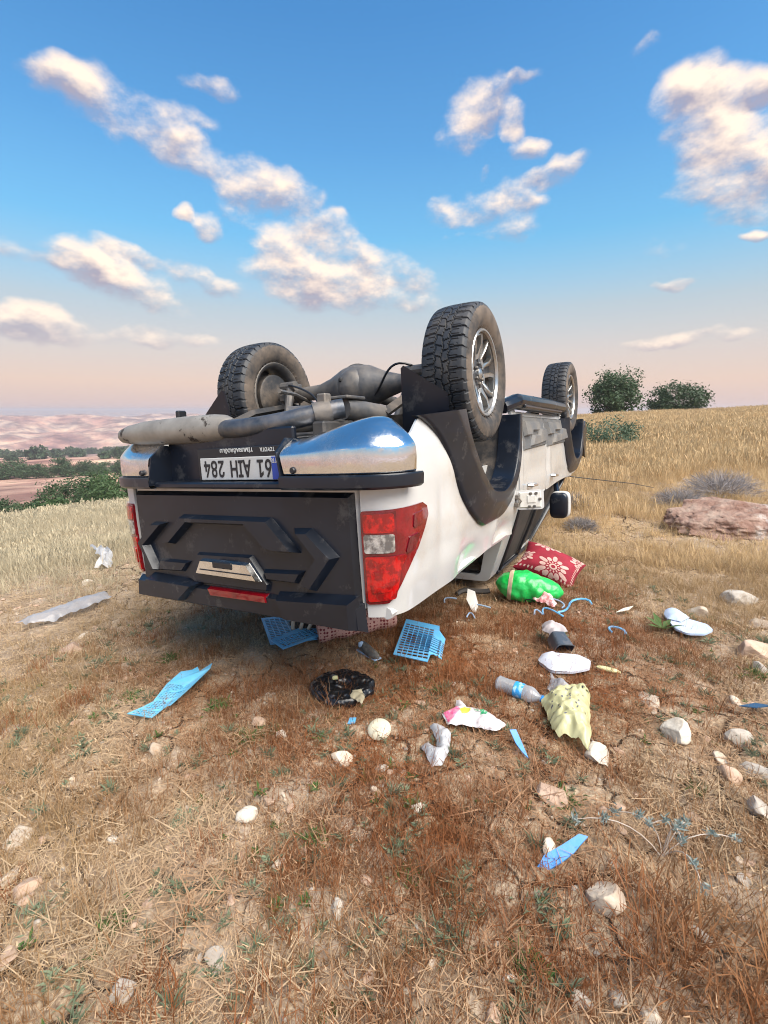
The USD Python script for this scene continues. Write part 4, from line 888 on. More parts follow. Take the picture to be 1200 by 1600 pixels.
# where the truck's crushed cab and the litter press the grass flat
def truck_xy(p):
    q = np.c_[p, np.full(len(p), 0.0)] - TT; q = q @ TR; return q[:, 0], q[:, 1]
def under_cab(p):
    x, y = truck_xy(p); return (x > .75) & (x < 2.35) & (np.abs(y) < .66)
rg = np.random.default_rng(3)
dry = [blades(rg, 46, .085, .02, .080, .0032, .75, .7, 2) for _ in range(5)] + [blades(rg, 30, .06, .05, .16, .0030, .45, .5, 3) for _ in range(3)]
lit = [blades(rg, 64, .14, .02, .105, .0032, .4, .3, 1, flat=.93) for _ in range(4)]
M_RUSTY = grass_mat('rust_grass_blade', RUST, transl=.3)
clump = [blades(rg, 130, .085, .03, .095, .0030, .55, .6, 2) for _ in range(4)]
pc = scatter(63, .6, 3.9, -46, 46, 42, lambda p: sstep(.50, .62, pnoise(p, 1.7, 38)) * (.35 + .65 * np.exp(-((p[:, 0] - .3) / 1.2) ** 2 - ((p[:, 1] - 1.9) / 1.0) ** 2))); pc = pc[~under_cab(pc)]
baked('rust_grass_clumps', clump, M_RUSTY, pc, 64, .55, 1.25, label='dense rust brown clumps of dry grass in the middle of the foreground', cat='grass')
stalk = [blades(rg, 34, .08, .05, .15, .0022, .5, .5, 3, head=.0035) for _ in range(3)]
r_ = np.random.default_rng(65); ps = np.c_[r_.uniform(.70, 1.25, 60), r_.uniform(.74, 1.15, 60)]; ps = ps[r_.random(60) < np.exp(-((ps[:, 1] - .80) / .22) ** 2)]
baked('tall_stalks', stalk, M_DRY, ps, 66, .7, 1.1, label='taller dry stalks at the lower right corner of the foreground', cat='grass')
chaff = [blades(rg, 110, .15, .006, .024, .0030, .4, .2, 1, flat=.9) for _ in range(3)]
p2b = scatter(58, .45, 3.6, -48, 48, 210); baked('chaff', chaff, M_LIT, p2b[~under_cab(p2b)], 59, .8, 1.2, label='fine broken straw chaff strewn over the soil', cat='straw')
def bare(p): return sstep(.36, .50, pnoise(p, 1.6, 31))
p1 = scatter(41, .45, 4.8, -50, 50, 620, lambda p: (.08 + .72 * bare(p) + .30 * np.exp(-((p[:, 0] - .25) / .95) ** 2 - ((p[:, 1] - 2.2) / .8) ** 2)) * (1 - .45 * np.exp(-((p[:, 0] + .7) / .5) ** 2 - ((p[:, 1] - 1.1) / .5) ** 2)) * (1 - .6 * sstep(.5, 1.5, -p[:, 0]) * sstep(2.2, 3.0, p[:, 1]))); p1 = p1[~under_cab(p1)]
baked('dry_grass', dry, M_DRY, p1, 42, .55, 1.15, pick=lambda r, n, p: np.where(r.random(n) < .86, r.integers(0, 5, n), r.integers(5, 8, n)), label='short rust and straw coloured dry grass covering the ground round the truck', cat='grass')
p2 = scatter(43, .45, 5.5, -50, 50, 130); baked('straw_litter', lit, M_LIT, p2[~under_cab(p2)], 44, .7, 1.3, label='loose pale straw lying flat over the soil', cat='straw')
p3 = scatter(45, 4.6, 12.5, -56, 56, 150, lambda p: (.35 + .65 * sstep(.3, .5, pnoise(p, .8, 32))) * (1 - .85 * sstep(-.2, -1.0, p[:, 0]) * (1 - sstep(5.0, 6.6, np.hypot(p[:, 0], p[:, 1]))))); p3 = p3[~under_cab(p3)]
mid = [(blades(rg, 44, .10, .05, .17, .0042, .6, .6), M_GOLD) for _ in range(3)] + [(blades(rg, 40, .10, .06, .20, .0042, .5, .5), M_PALE) for _ in range(3)]
def side_pick(r, n, p): return np.where(r.random(n) < sstep(-1.6, 1.2, p[:, 0]), r.integers(0, 3, n), r.integers(3, 6, n))
instancer('stubble_grass', mid, p3, 46, .7, 1.25, pick=side_pick, label='ankle high golden dry grass on the slope beyond the truck', cat='grass')
tall_g = [(blades(rg, 30, .12, .12, .32, .0055, .22, .35, 3, head=.010), M_GOLD) for _ in range(3)]
tall_p = [(blades(rg, 34, .14, .06, .15, .0055, .28, .4, 3, head=.012), M_PALE) for _ in range(3)]
p4 = np.vstack([scatter(47, 5.4, 15, 12, 56, 26, lambda p: sstep(.40, .56, pnoise(p, .45, 33)) * sstep(5.2, 8.5, np.hypot(p[:, 0], p[:, 1]))), scatter(48, 5.6, 12.4, -56, -20, 30, lambda p: sstep(5.2, 7.4, np.hypot(p[:, 0], p[:, 1])) * sstep(.34, .5, pnoise(p, .7, 35)))])
instancer('tall_grass', tall_g + tall_p, p4, 49, .75, 1.25, pick=side_pick, label='tall seeding dry grass standing on the slope', cat='grass')
far_g = [(blades(rg, 60, .45, .10, .28, .013, .3, .35, 2, head=.022), M_GOLD) for _ in range(3)] + [(blades(rg, 80, .45, .03, .10, .010, .3, .35, 2, head=.022), M_PALE) for _ in range(2)]
p5 = np.vstack([scatter(50, 12, 26, 10, 56, 26), scatter(51, 26, 56, 10, 56, 11), scatter(52, 11.5, 17, -56, -15, 22)])
instancer('field_grass', far_g, p5, 53, .7, 1.2, pick=lambda r, n, p: np.where(r.random(n) < .8 * (p[:, 0] > 0), r.integers(0, 3, n), r.integers(3, 5, n)), label='golden grass of the far field up to the ridge', cat='grass')
def leafy(rng, n, L, W, spread=.0, up=.6, fold=.25):
    V_, F_ = [], []
    for _ in range(n):
        a = rng.random() * 2 * PI; e = rng.uniform(.15, up) * PI / 2; d = np.array([math.cos(a) * math.cos(e), math.sin(a) * math.cos(e), math.sin(e)]); s = np.array([-math.sin(a), math.cos(a), 0]); u = np.cross(d, s)
        p = np.array([rng.normal(0, spread), rng.normal(0, spread), 0]); l_ = L * rng.uniform(.5, 1.2); w = W * rng.uniform(.6, 1.2); b = len(V_)
        V_ += [p, p + d * l_ * .45 + s * w / 2 + u * fold * w, p + d * l_ * .45 - s * w / 2 + u * fold * w, p + d * l_ - np.array([0, 0, l_ * .18])]
        F_ += [(b, b + 1, b + 3), (b, b + 3, b + 2)]
    return tm(V_, F_)
weed_p = [(leafy(rg, 16, .055, .011, .012), M_SAGE) for _ in range(2)] + [(leafy(rg, 12, .045, .014, .010), M_WEED), (leafy(rg, 22, .07, .006, .012, .9), M_SAGE)]
p6 = scatter(54, .5, 4.6, -50, 50, 115, lambda p: sstep(.42, .60, pnoise(p, 1.1, 36)) * (1 - .6 * sstep(2.2, 4, p[:, 1])))
instancer('grey_green_weeds', weed_p, p6, 55, .36, .95, label='small grey green weed leaves sprouting through the dry grass', cat='weeds')
# distinct green weeds
weed_at = [(-1.323, 2.254), (-.797, 2.09), (-.57, 1.834), (.289, 2.169), (-.709, 1.424), (.215, 1.143), (-.224, 1.338), (.052, 1.289), (.636, 1.451), (.077, 1.183), (-1.694, 2.572), (-1.289, 2.638), (.352, .94), (.168, .991), (-.981, 1.09), (1.13, 1.485), (-.266, 1.062), (.438, 1.059), (1.872, 2.192), (1.479, 1.693), (.085, 1.012), (-.742, 1.056), (-.534, 1.068)]
weed_label = {0: 'dark green weed tuft just left of the torn blue plastic sheet', 1: 'green weed tuft between the torn blue sheet and the black bag', 2: 'bright green weed tuft left of the black plastic bag, above small pale stones', 3: 'green weed tuft below the blue crate panel', 11: 'green tuft behind the torn blue plastic sheet, left of the tailgate', 8: 'green weed tuft directly below the pinkish flat stone'}
rg2 = np.random.default_rng(8); w0 = None
for i, (x, y) in enumerate(weed_at):
    lab = weed_label.get(i, 'small grey green weed tuft growing among the dry grass in the foreground')
    p = thing('green_weed', lab, 'weed', None if i in weed_label else 'small weed tufts in the foreground', loc=(x, y, ground_z(x, y)))
    s = rg2.uniform(.8, 1.25) * (1.2 if y > 1.7 else .85)
    green = i in weed_label or i % 3 == 0
    obj('leaf_cluster', leafy(rg2, 44, .045 * s, .007 * s, .026), M_WEED if green else M_SAGE, p); obj('blade_cluster', blades(rg2, 30, .035, .025 * s, .07 * s, .0034, .7, .5), M_WEED if green else M_SAGE, p)

# thistle
tp_ = thing('thistle', 'sprawling blue grey spiny thistle plant right of the lower blue strip', 'thistle', loc=(.853, 1.20, ground_z(.853, 1.2)))
_gz = ground_z(.853, 1.2)
rt = np.random.default_rng(12)
M_TH = mat('thistle_leaf', (.20, .26, .24), .6, col2=(.32, .36, .33), scale=20, transl=(.2, .3, .3)); M_THS = mat('thistle_stem', (.48, .40, .33), .6)
tips = []
for bx, by, bz in ((-.24, .10, .06), (-.10, .12, .07), (.04, .0, .08), (.10, .08, .07), (.22, .03, .06), (.02, -.13, .06), (-.04, .04, .10)):
    pth = spline([(0, .02, .0), (bx * .45 + .02, by * .4 + .02, bz * 1.2), (bx, by, bz)], 8); obj('stem', tube(pth, [.0016] * 7 + [.0011], 5), M_THS, tp_, True); tips.append((bx, by, bz)); tips.append(tuple(pth[5]))
for t in tips:
    V_, F_ = [], []
    for _ in range(26):
        d = rt.normal(size=3); d[2] = abs(d[2]) * .8; d /= np.linalg.norm(d); s = np.cross(d, rt.normal(size=3)); s /= np.linalg.norm(s); L = rt.uniform(.012, .025); b = len(V_); c = np.array(t) + rt.normal(0, .006, 3)
        V_ += [c + s * .0018, c - s * .0018, c + d * L * .5 + s * .0024, c + d * L * .5 - s * .0024, c + d * L]; F_ += [(b, b + 1, b + 3), (b, b + 3, b + 2), (b + 2, b + 3, b + 4)]
    obj('spiny_leaf_rosette', tm(V_, F_), M_TH, tp_)

# dead grey bushes
def dead_bush(x, y, R, h, lab, seed):
    r = np.random.default_rng(seed); z0 = float(ground_z(x, y)); p = thing('dead_bush', lab, 'bush', 'dead grey bushes in the golden grass', loc=(x, y, z0))
    V_, F_ = [], []
    for _ in range(900):
        a = r.random() * 2 * PI; rr = R * r.random() ** .6; e = np.array([rr * math.cos(a), rr * math.sin(a), h * math.sqrt(max(0, 1 - (rr / R) ** 2)) * r.uniform(.5, 1.08)])
        k = r.uniform(.25, .85); st = e * k * [1, 1, .6]; m_ = (st + e) / 2 + r.normal(0, .09 * R, 3)
        s = np.cross(e - st, r.normal(size=3)); s /= np.linalg.norm(s) + 1e-9; w = .0013 + .0006 * R / .4; b = len(V_)
        for q, ww in ((st, w), (m_, w), (e, w * .5)): V_ += [q - s * ww, q + s * ww]
        F_ += [(b, b + 1, b + 3), (b, b + 3, b + 2), (b + 2, b + 3, b + 5), (b + 2, b + 5, b + 4)]
    obj('twigs', tm(V_, F_), M_TWIG, p)
    for _ in range(5):
        a = r.random() * 2 * PI; obj('branch', tube([(0, 0, 0), (R * .3 * math.cos(a), R * .3 * math.sin(a), h * .3), (R * .7 * math.cos(a), R * .7 * math.sin(a), h * .6)], [.012, .008, .004], 5), M_TWIG, p, True)
dead_bush(4.80, 6.75, .56, .36, 'large rounded dead grey bush behind the reddish boulder', 1)
dead_bush(4.05, 6.45, .40, .24, 'smaller dead grey bush left of the large one behind the boulder', 2)
dead_bush(2.75, 6.75, .30, .22, 'dead grey bush right under the truck aerial', 3)
dead_bush(2.28, 5.40, .22, .15, 'low flattened dead grey bush beside the wing mirror, above the red pillow', 4)

# trees and shrubs: trunk, limbs and a crown of leaf clumps
def leaf_crown(rng, centre, radii, clumps, per, leaf, hollow=.45, seed=0, droop=0.0):
    C_ = []
    while len(C_) < clumps:
        d = rng.normal(size=3); d /= np.linalg.norm(d); r = hollow + (1.03 - hollow) * rng.random() ** .6
        lobe = .72 + .5 * float(meshkit.fbm((d * 1.7 + seed)[None], 2, seed)[0]); C_.append(d * r * lobe)
    V_, F_ = [], []
    for c in C_:
        sz = rng.uniform(.10, .20)
        for _ in range(per):
            o = rng.normal(0, sz, 3); p = (c + o) * radii + centre
            nrm = rng.normal(size=3) + np.array([0, 0, .7]) + (c + o) * .6; nrm /= np.linalg.norm(nrm); t = np.cross(nrm, rng.normal(size=3)); t /= np.linalg.norm(t); b_ = np.cross(nrm, t); s = leaf * rng.uniform(.6, 1.3); b = len(V_)
            V_ += [p - t * s, p + b_ * s * .42 + nrm * s * .1, p + t * s, p - b_ * s * .42 + nrm * s * .1]; F_ += [(b, b + 1, b + 2), (b, b + 2, b + 3)]
    return tm(V_, F_)
def leaf_mat(name, a, b, c):
    n, l = {}, []
    n['g'] = ('geometry', {}); n['r'] = ('rgb_ramp', dict(ramp=[(0, a), (.55, b), (1, c)])); l.append(('g.random_per_island', 'r.fac'))
    n['oi'] = ('object_info', {}); n['ov'] = ('map_range', dict(to_min=.8, to_max=1.2)); n['hs'] = ('hsv', {}); l += [('oi.random', 'ov.value'), ('ov.result', 'hs.value'), ('r.color', 'hs.color')]
    n['p'] = ('principled_bsdf', dict(roughness=.5, specular_ior_level=.35)); n['t'] = ('translucent_bsdf', {}); n['m'] = ('mix_closure', dict(fac=.28))
    l += [('hs.color', 'p.base_color'), ('hs.color', 't.color'), ('p.BSDF', 'm.closure1'), ('t.BSDF', 'm.closure2')]
    return usdkit.material(stage, LK + name, n, l, surface='m.closure')
M_OAK = leaf_mat('oak_leaf', (.055, .090, .038), (.115, .160, .070), (.21, .25, .13))
M_LIGHT = leaf_mat('light_leaf', (.06, .10, .035), (.12, .17, .06), (.20, .24, .10))
M_SILVER = leaf_mat('silver_leaf', (.08, .12, .07), (.16, .21, .13), (.30, .34, .24))
M_BARK = mat('bark', (.09, .065, .045), .9, col2=(.17, .13, .10), scale=9, bump=.5, bscale=30)
def tree(name, label, cat, x, y, h, w, mt, seed, group=None, clumps=95, per=34, leaf=.075, trunk=.28, stems=4, sink=.1):
    r = np.random.default_rng(seed); z = float(lay(x, y)) - sink; p = thing(name, label, cat, group, loc=(x, y, z))
    cz = h * (trunk + 1) / 2; rad = np.array([w / 2, w / 2, h * (1 - trunk) / 2 * 1.05])
    for k in range(stems):
        a = 2 * PI * k / stems + r.uniform(-.4, .4); d = np.array([math.cos(a), math.sin(a), 0]) * w * r.uniform(.14, .26); b = np.array([r.normal(0, .05), r.normal(0, .05), 0])
        pts = spline([b, b + d * .35 + [0, 0, h * trunk], b + d + [0, 0, h * .72]], 8)
        obj('trunk', tube(pts, np.linspace(.045, .012, 8) * h / 2.2, 6), M_BARK, p, True)
    obj('crown', leaf_crown(r, np.array([0, 0, cz]), rad, clumps, per, leaf, seed=seed), mt, p)
    return p
tree('dark_tree', 'dark green leafy tree on the ridge right behind the front wheel', 'tree', 21.6, 46.5, 4.5, 4.5, M_OAK, 21, clumps=120, per=60, leaf=.15, trunk=.12)
tree('dark_tree', 'lower and wider green tree on the ridge, right of the taller one', 'tree', 28.1, 47.2, 3.6, 5.0, M_OAK, 22, clumps=120, per=60, leaf=.14, trunk=.1)
tree('green_shrub', 'pale green flowering shrub in the field beside the front wheel', 'shrub', 6.80, 14.75, 1.0, 1.65, M_SILVER, 23, clumps=80, per=34, leaf=.045, trunk=.05, stems=5)
# bushes over the left brow
LB = [(-36.5, 44, 3.0, 5.2, M_OAK, 'dark green bush at the far left edge below the field'), (-31.5, 42, 2.6, 3.0, M_LIGHT, 'small yellow green bush between the dark ones at far left'),
      (-28.6, 43, 4.8, 4.6, M_OAK, 'tall dark round bush, highest of those over the left brow'), (-25.4, 42, 4.4, 3.4, M_OAK, 'dark bush with a pale dry patch, second from the tailgate side group'),
      (-22.6, 40, 4.4, 4.4, M_LIGHT, 'light green feathery tree in the middle of the left bushes'), (-21.6, 43, 4.2, 3.6, M_OAK, 'dark bush half behind the light green feathery tree'), (-18.6, 38, 2.4, 2.8, M_SILVER, 'pale green shrub nearest the truck on the left brow'), (-19.6, 42, 3.6, 3.4, M_OAK, 'dark bush just left of the tail lamp'), (-23.2, 33, 2.2, 2.6, M_LIGHT, 'bright green low bush in front of the left bushes')]
for i, (x, y, h, w, mt, lab) in enumerate(LB):
    tree('valley_bush', lab, 'bush', x, y, h, w, mt, 60 + i, 'bushes over the left brow', clumps=110, per=46, leaf=.14, trunk=.08, stems=3)
# dark belt across the valley and specks of trees farther off
rb = np.random.default_rng(77)
belt0 = None
for i in range(30):
    u = -.88 + .40 * i / 29 + rb.normal(0, .01); y = rb.uniform(176, 192); x = u * y
    if belt0 is None:
        belt0 = tree('belt_tree', 'dark tree in the belt of trees across the valley floor', 'tree', x, y, 8.5, 9.0, M_OAK, 90, 'dark trees of the valley belt', clumps=70, per=26, leaf=.42, trunk=.08, stems=2, sink=.5)
    else:
        pth = '/World/' + numbered('/World', 'belt_tree'); X_ = UsdGeom.Xform.Define(stage, pth); X_.GetPrim().GetReferences().AddInternalReference(belt0); X_.GetPrim().SetInstanceable(True)
        s = rb.uniform(.5, .85); a = rb.random() * 6.28; z = float(lay(x, y)) - .5; c, s2 = math.cos(a) * s, math.sin(a) * s
        X_.ClearXformOpOrder(); X_.AddTransformOp(opSuffix='place').Set(Gf.Matrix4d(c, s2, 0, 0, -s2, c, 0, 0, 0, 0, s * rb.uniform(.8, 1.1), 0, x, y, z, 1))
far_leaf = leaf_crown(np.random.default_rng(5), np.array([0, 0, 2.6]), np.array([4.2, 4.2, 3.0]), 40, 14, 1.0)
def far_trees():
    r = np.random.default_rng(66); n = 230; y = np.concatenate([r.normal(640, 14, 190), r.uniform(300, 560, 40)]); x = y * r.uniform(-1.0, -.38, n); return np.c_[x, y]
pf = far_trees(); _gzs = ground_z; ground_z_keep = ground_z
ground_z = lay
instancer('far_trees', [(far_leaf, M_OAK)], pf, 67, .6, 1.7, label='dark specks of scrub and tree lines on the distant hills', cat='trees', tilt=False, sink=.5)
ground_z = ground_z_keep
# ------------------------------------------------------------------ stones
def rock_mesh(seed, size, flat=.6, facets=13, sub=3, rough=.035):
    r = np.random.default_rng(seed); m = trimesh.creation.icosphere(sub); v = np.asarray(m.vertices).copy()
    for _ in range(facets):
        d = r.normal(size=3); d /= np.linalg.norm(d); c = r.uniform(.50, .80); k = v @ d; v -= np.maximum(k - c, 0)[:, None] * d * .92
    q = v * 2.2 + seed * 3.7; v *= (1 + rough * 4 * (meshkit.fbm(q, 3, seed) - .5) + rough * 1.5 * (meshkit.fbm(q * 4, 2, seed + 1) - .5))[:, None]
    v *= np.array([1, r.uniform(.65, .9), flat]); v *= size / np.ptp(v[:, 0]); return tm(v, m.faces)
def rock_mat(name, a, b, c): return mat(name, a, .9, col2=b, scale=14, detail=8, dirt=(*c, .8), dirt_lo=.48, dirt_hi=.7, dscale=9, bump=.7, bscale=55, bdist=.006, spec=.2, vary=.12)
R_PALE = rock_mat('pale_limestone', (.44, .35, .26), (.56, .47, .37), (.30, .20, .13)); R_PINK = rock_mat('pink_limestone', (.40, .27, .19), (.50, .36, .27), (.34, .24, .16)); R_GREY = rock_mat('grey_limestone', (.33, .28, .23), (.44, .39, .33), (.25, .2, .15)); R_WHITE = rock_mat('white_limestone', (.54, .47, .38), (.62, .56, .47), (.45, .36, .26))
ROCKS = [
 (2.464, 3.124, .257, .55, R_GREY, 'long grey stone in dry grass at the right edge, below the reddish boulder'), (2.076, 2.969, .119, .6, R_PALE, 'small pale stone above the white slipper with green leaves'),
 (1.232, 2.019, .130, .35, R_PALE, 'flat pale pointed stone right of the yellow bag'), (1.211, 1.750, .115, .75, R_WHITE, 'pale rounded stone right of the yellow bag, below the flat pointed one'),
 (2.032, 2.429, .185, .55, R_PINK, 'brownish wide stone at the right edge, level with the white slipper with leaves'), (1.941, 2.242, .085, .7, R_GREY, 'small grey stone just below the brownish wide stone at the right edge'),
 (1.459, 1.718, .125, .7, R_GREY, 'grey spotted stone at the right edge beside the dark blue strip'), (1.381, 1.550, .130, .65, R_GREY, 'grey smooth stone at the right edge below the spotted one'),
 (1.267, 1.518, .085, .5, R_PINK, 'small pinkish flat stone left of the smooth grey stone'), (1.255, 1.364, .085, .7, R_GREY, 'grey rough stone at the right edge, lowest of those there'),
 (.601, 1.467, .112, .5, R_PINK, 'salmon coloured flat stone below the yellow bag'), (.515, 1.231, .070, 1.0, R_PALE, 'upright pale stone touching the bright blue strip'),
 (.600, 1.070, .098, .9, R_PALE, 'large beige stone below the bright blue strip'), (.179, 2.068, .080, .6, R_PINK, 'small pinkish stone half sunk right of the black bag'),
 (-.173, 1.690, .088, .75, R_PALE, 'pale pointed stone below the cream lid'), (-.479, 1.426, .074, .8, R_WHITE, 'whitish stone in the left middle, under the torn blue sheet'),
 (-.417, 1.478, .060, .5, R_PINK, 'flat tan stone just right of the whitish one'), (-.132, 1.095, .066, .75, R_WHITE, 'lone pale square stone in the middle of the foreground'),
 (-.975, 1.790, .064, .8, R_PALE, 'small angular pale stone below the torn blue sheet'), (-.568, 1.937, .080, .4, R_PINK, 'flat pinkish stone left of the black bag'),
 (-.448, 1.853, .062, .6, R_WHITE, 'small white stone between the flat pinkish stone and the cream lid'), (-1.990, 2.809, .165, .4, R_PINK, 'flat pink brown stone on the left, below the long clear plastic sheet'),
 (-1.183, 1.234, .090, .7, R_PALE, 'pale stone at the left edge of the foreground'), (-1.095, 1.192, .080, .8, R_PINK, 'tan stone touching the pale stone at the left edge'),
 (-1.258, 1.383, .095, .35, R_PALE, 'thin slanting pale stone at the left edge above the pair'), (-.646, .905, .060, .5, R_GREY, 'flat grey stone at the lower left of the foreground'),
 (-.429, .968, .066, .45, R_GREY, 'grey clod beside a crack in the lower left foreground'), (.251, .829, .052, .8, R_PINK, 'pinkish stone at the bottom edge, middle of the foreground'),
 (.306, .903, .042, .7, R_WHITE, 'small whitish stone near the bottom edge, above the pinkish one'), (.540, .851, .052, .5, R_GREY, 'grey flat stone near the bottom right, above the round pale one'),
 (.596, .810, .062, .7, R_WHITE, 'round pale stone at the bottom edge on the right'), (-2.778, 4.264, .12, .6, R_PALE, 'pale stone beside the scrap of white plastic at far left'),
 (-.012, 1.622, .055, .5, R_GREY, 'dull stone below the cream lid, right of the pale pointed stone'), (-.763, 1.649, .056, .5, R_PINK, 'dull pink stone in rust grass, left of the whitish stone'),
 (.0, 1.905, .05, .7, R_PALE, 'pale stone tucked behind the cream lid'), (1.024, 1.121, .036, .8, R_GREY, 'small grey pebble right of the blue thistle'), (.453, .851, .055, .4, R_GREY, 'crumbly grey stone at the lower right, left of the grey flat one'),
 (.859, 1.675, .112, .75, R_WHITE, 'smooth white stone leaning on the corner of the yellow bag'), (-2.06, 3.02, .09, .45, R_PALE, 'small pale stone beside the end of the long clear sheet'),
 (2.30, 2.72, .13, .5, R_PALE, 'pale stone at the right edge, just above the brownish wide stone'), (1.62, 1.98, .07, .6, R_PALE, 'pale stone just above the dark blue sliver at the right edge'), (1.30, 1.62, .06, .6, R_PALE, 'small pale stone left of the grey spotted stone at the right edge'),
 (1.05, 1.36, .055, .6, R_PINK, 'small pinkish stone above the thistle'), (.82, .98, .06, .5, R_GREY, 'grey stone under the thistle, near the lower right corner'), (-.92, 1.36, .05, .6, R_WHITE, 'small whitish stone in the left foreground, above the pair at the edge'),
 (-.33, 1.24, .045, .6, R_PALE, 'small pale stone left of and above the lone square stone'), (-.98, .98, .06, .45, R_PINK, 'flat pinkish stone in the bottom left corner'), (.12, 1.42, .05, .6, R_WHITE, 'small whitish stone in the middle, below the twisted white bag'), (-.55, 1.26, .05, .5, R_PALE, 'pale stone below the whitish stone in the left middle')]
for i, (x, y, s, fl, mt, lab) in enumerate(ROCKS):
    r = np.random.default_rng(200 + i); m = xf(rock_mesh(300 + i, s, fl, sub=4 if s > .09 else 3), trimesh.transformations.euler_matrix(r.normal(0, .15), r.normal(0, .15), r.random() * 6.28))
    h = np.ptp(m.vertices[:, 2]); z = float(ground_z(x, y)); p = obj('stone', tm(np.asarray(m.vertices) + [x, y, z + h * .08], m.faces), mt, smooth=28); tag(prim(p), lab, 'stone')
# the split boulder on the right
def boulder():
    m = trimesh.creation.icosphere(5); v = np.asarray(m.vertices).copy(); r = np.random.default_rng(4)
    for d, c in (((0, -.75, .66), .50), ((-.5, -.2, .85), .46), ((.35, .25, .9), .52), ((0, -1, 0), .62), ((-1, -.1, .1), .80), ((.2, .9, .3), .7), ((.0, -.25, 1), .50), ((-.6, -.7, .2), .72)):
        d = np.array(d, float); d /= np.linalg.norm(d); k = v @ d; v -= np.maximum(k - c, 0)[:, None] * d * .95
    q = v * 2.0 + 5; v *= (1 + .42 * (meshkit.fbm(q, 5, 2) - .5) + .20 * (np.abs(meshkit.fbm(q * 2.6, 3, 7) - .5) * 2))[:, None]
    v *= [.92, .52, .38]; a = -.12; c, s = math.cos(a), math.sin(a); return tm(np.c_[v[:, 0] * c - v[:, 1] * s, v[:, 0] * s + v[:, 1] * c, v[:, 2]], m.faces)
def boulder_extra(n, l):
    n['gp'] = ('separate_xyz', {}); l.append(('co.object', 'gp.vector'))
    n['sl'] = ('math', dict(math_type='multiply_add', value2=.9)); l += [('gp.x', 'sl.value1')]
    n['nz2'] = ('noise_texture', dict(scale=5.0, detail=6.0, roughness=.65)); l.append(('co.object', 'nz2.vector'))
    n['ns'] = ('math', dict(math_type='multiply_add', value2=.9, value3=-.62)); l += [('nz2.fac', 'ns.value1'), ('ns.value', 'sl.value3')]
    n['my'] = ('math', dict(math_type='multiply_add', value2=-.7)); l += [('gp.y', 'my.value1'), ('sl.value', 'my.value3')]
    n['wm'] = ('map_range', dict(from_min=-.16, from_max=-.02, to_min=0, to_max=.9, clamp=True)); l.append(('my.value', 'wm.value'))
    n['wx'] = ('mix', dict(color2=(.50, .46, .43))); l += [('wm.result', 'wx.fac'), ('dm.color', 'wx.color1')]
    for i, (a, b) in enumerate(l):
        if b == 'p.base_color': l[i] = ('wx.color', b)
R_BOULD = mat('red_boulder_banded', (.20, .11, .08), .9, col2=(.33, .215, .165), scale=6, detail=8, dirt=(.42, .33, .26, .75), dirt_lo=.46, dirt_hi=.7, dscale=5, bump=1.0, bscale=16, bdist=.04, spec=.2, extra=boulder_extra)
bp = thing('boulder', 'large split boulder, red brown above with a whitish face, at the right edge', 'boulder', loc=(4.02, 5.0, float(ground_z(4.02, 5.0)) + .06)); obj('boulder_body', boulder(), R_BOULD, bp, smooth=35)
# loose pebbles and clods
peb = [(rock_mesh(500 + i, .022, .6, 6, 1), R_PALE if i % 2 else R_GREY) for i in range(4)] + [(rock_mesh(510 + i, .04, .5, 6, 2), R_PINK) for i in range(2)]
instancer('pebbles', peb, scatter(61, .5, 7, -50, 50, 95), 62, .35, 1.25, label='small pebbles and clods scattered over the soil', cat='pebbles')

# ------------------------------------------------------------------ litter from the truck
BLUE_P = mat('blue_plastic', (.10, .36, .62), .42, col2=(.14, .42, .68), scale=8, dirt=(.40, .38, .36, .4), dscale=9, coat=.15)
CYAN_P = mat('pale_blue_plastic', (.11, .42, .62), .42, col2=(.17, .50, .70), scale=8, dirt=(.40, .38, .36, .4), dscale=9)
GREYBLUE_P = mat('grey_blue_plastic', (.22, .32, .45), .4, col2=(.30, .42, .55), scale=10, dirt=(.40, .36, .32, .4), dscale=9)
VIVID_P = mat('vivid_blue_plastic', (.02, .22, .62), .4, dirt=(.40, .38, .36, .3), dscale=9)
def film_mat(name, col, clear=.35, rough=.28):
    n = dict(p=('principled_bsdf', dict(base_color=col, roughness=rough, coat_weight=.3)), t=('translucent_bsdf', dict(color=col)), m=('mix_closure', dict(fac=.35)), x=('transparent_bsdf', {}), y=('mix_closure', dict(fac=clear)))
    return usdkit.material(stage, LK + name, n, [('p.BSDF', 'm.closure1'), ('t.BSDF', 'm.closure2'), ('m.closure', 'y.closure1'), ('x.BSDF', 'y.closure2')], surface='y.closure')
FILM_W, FILM_C, FILM_Y = film_mat('white_film', (.60, .60, .61), .08), film_mat('clear_film', (.52, .53, .56), .55, .15), film_mat('yellow_film', (.72, .69, .40), .10)
FILM_B = mat('black_film', (.007, .007, .008), .34, coat=.2); FILM_P = mat('wrapper_white', (.58, .53, .53), .3)
def gz(p): return ground_z(p[:, 0], p[:, 1])
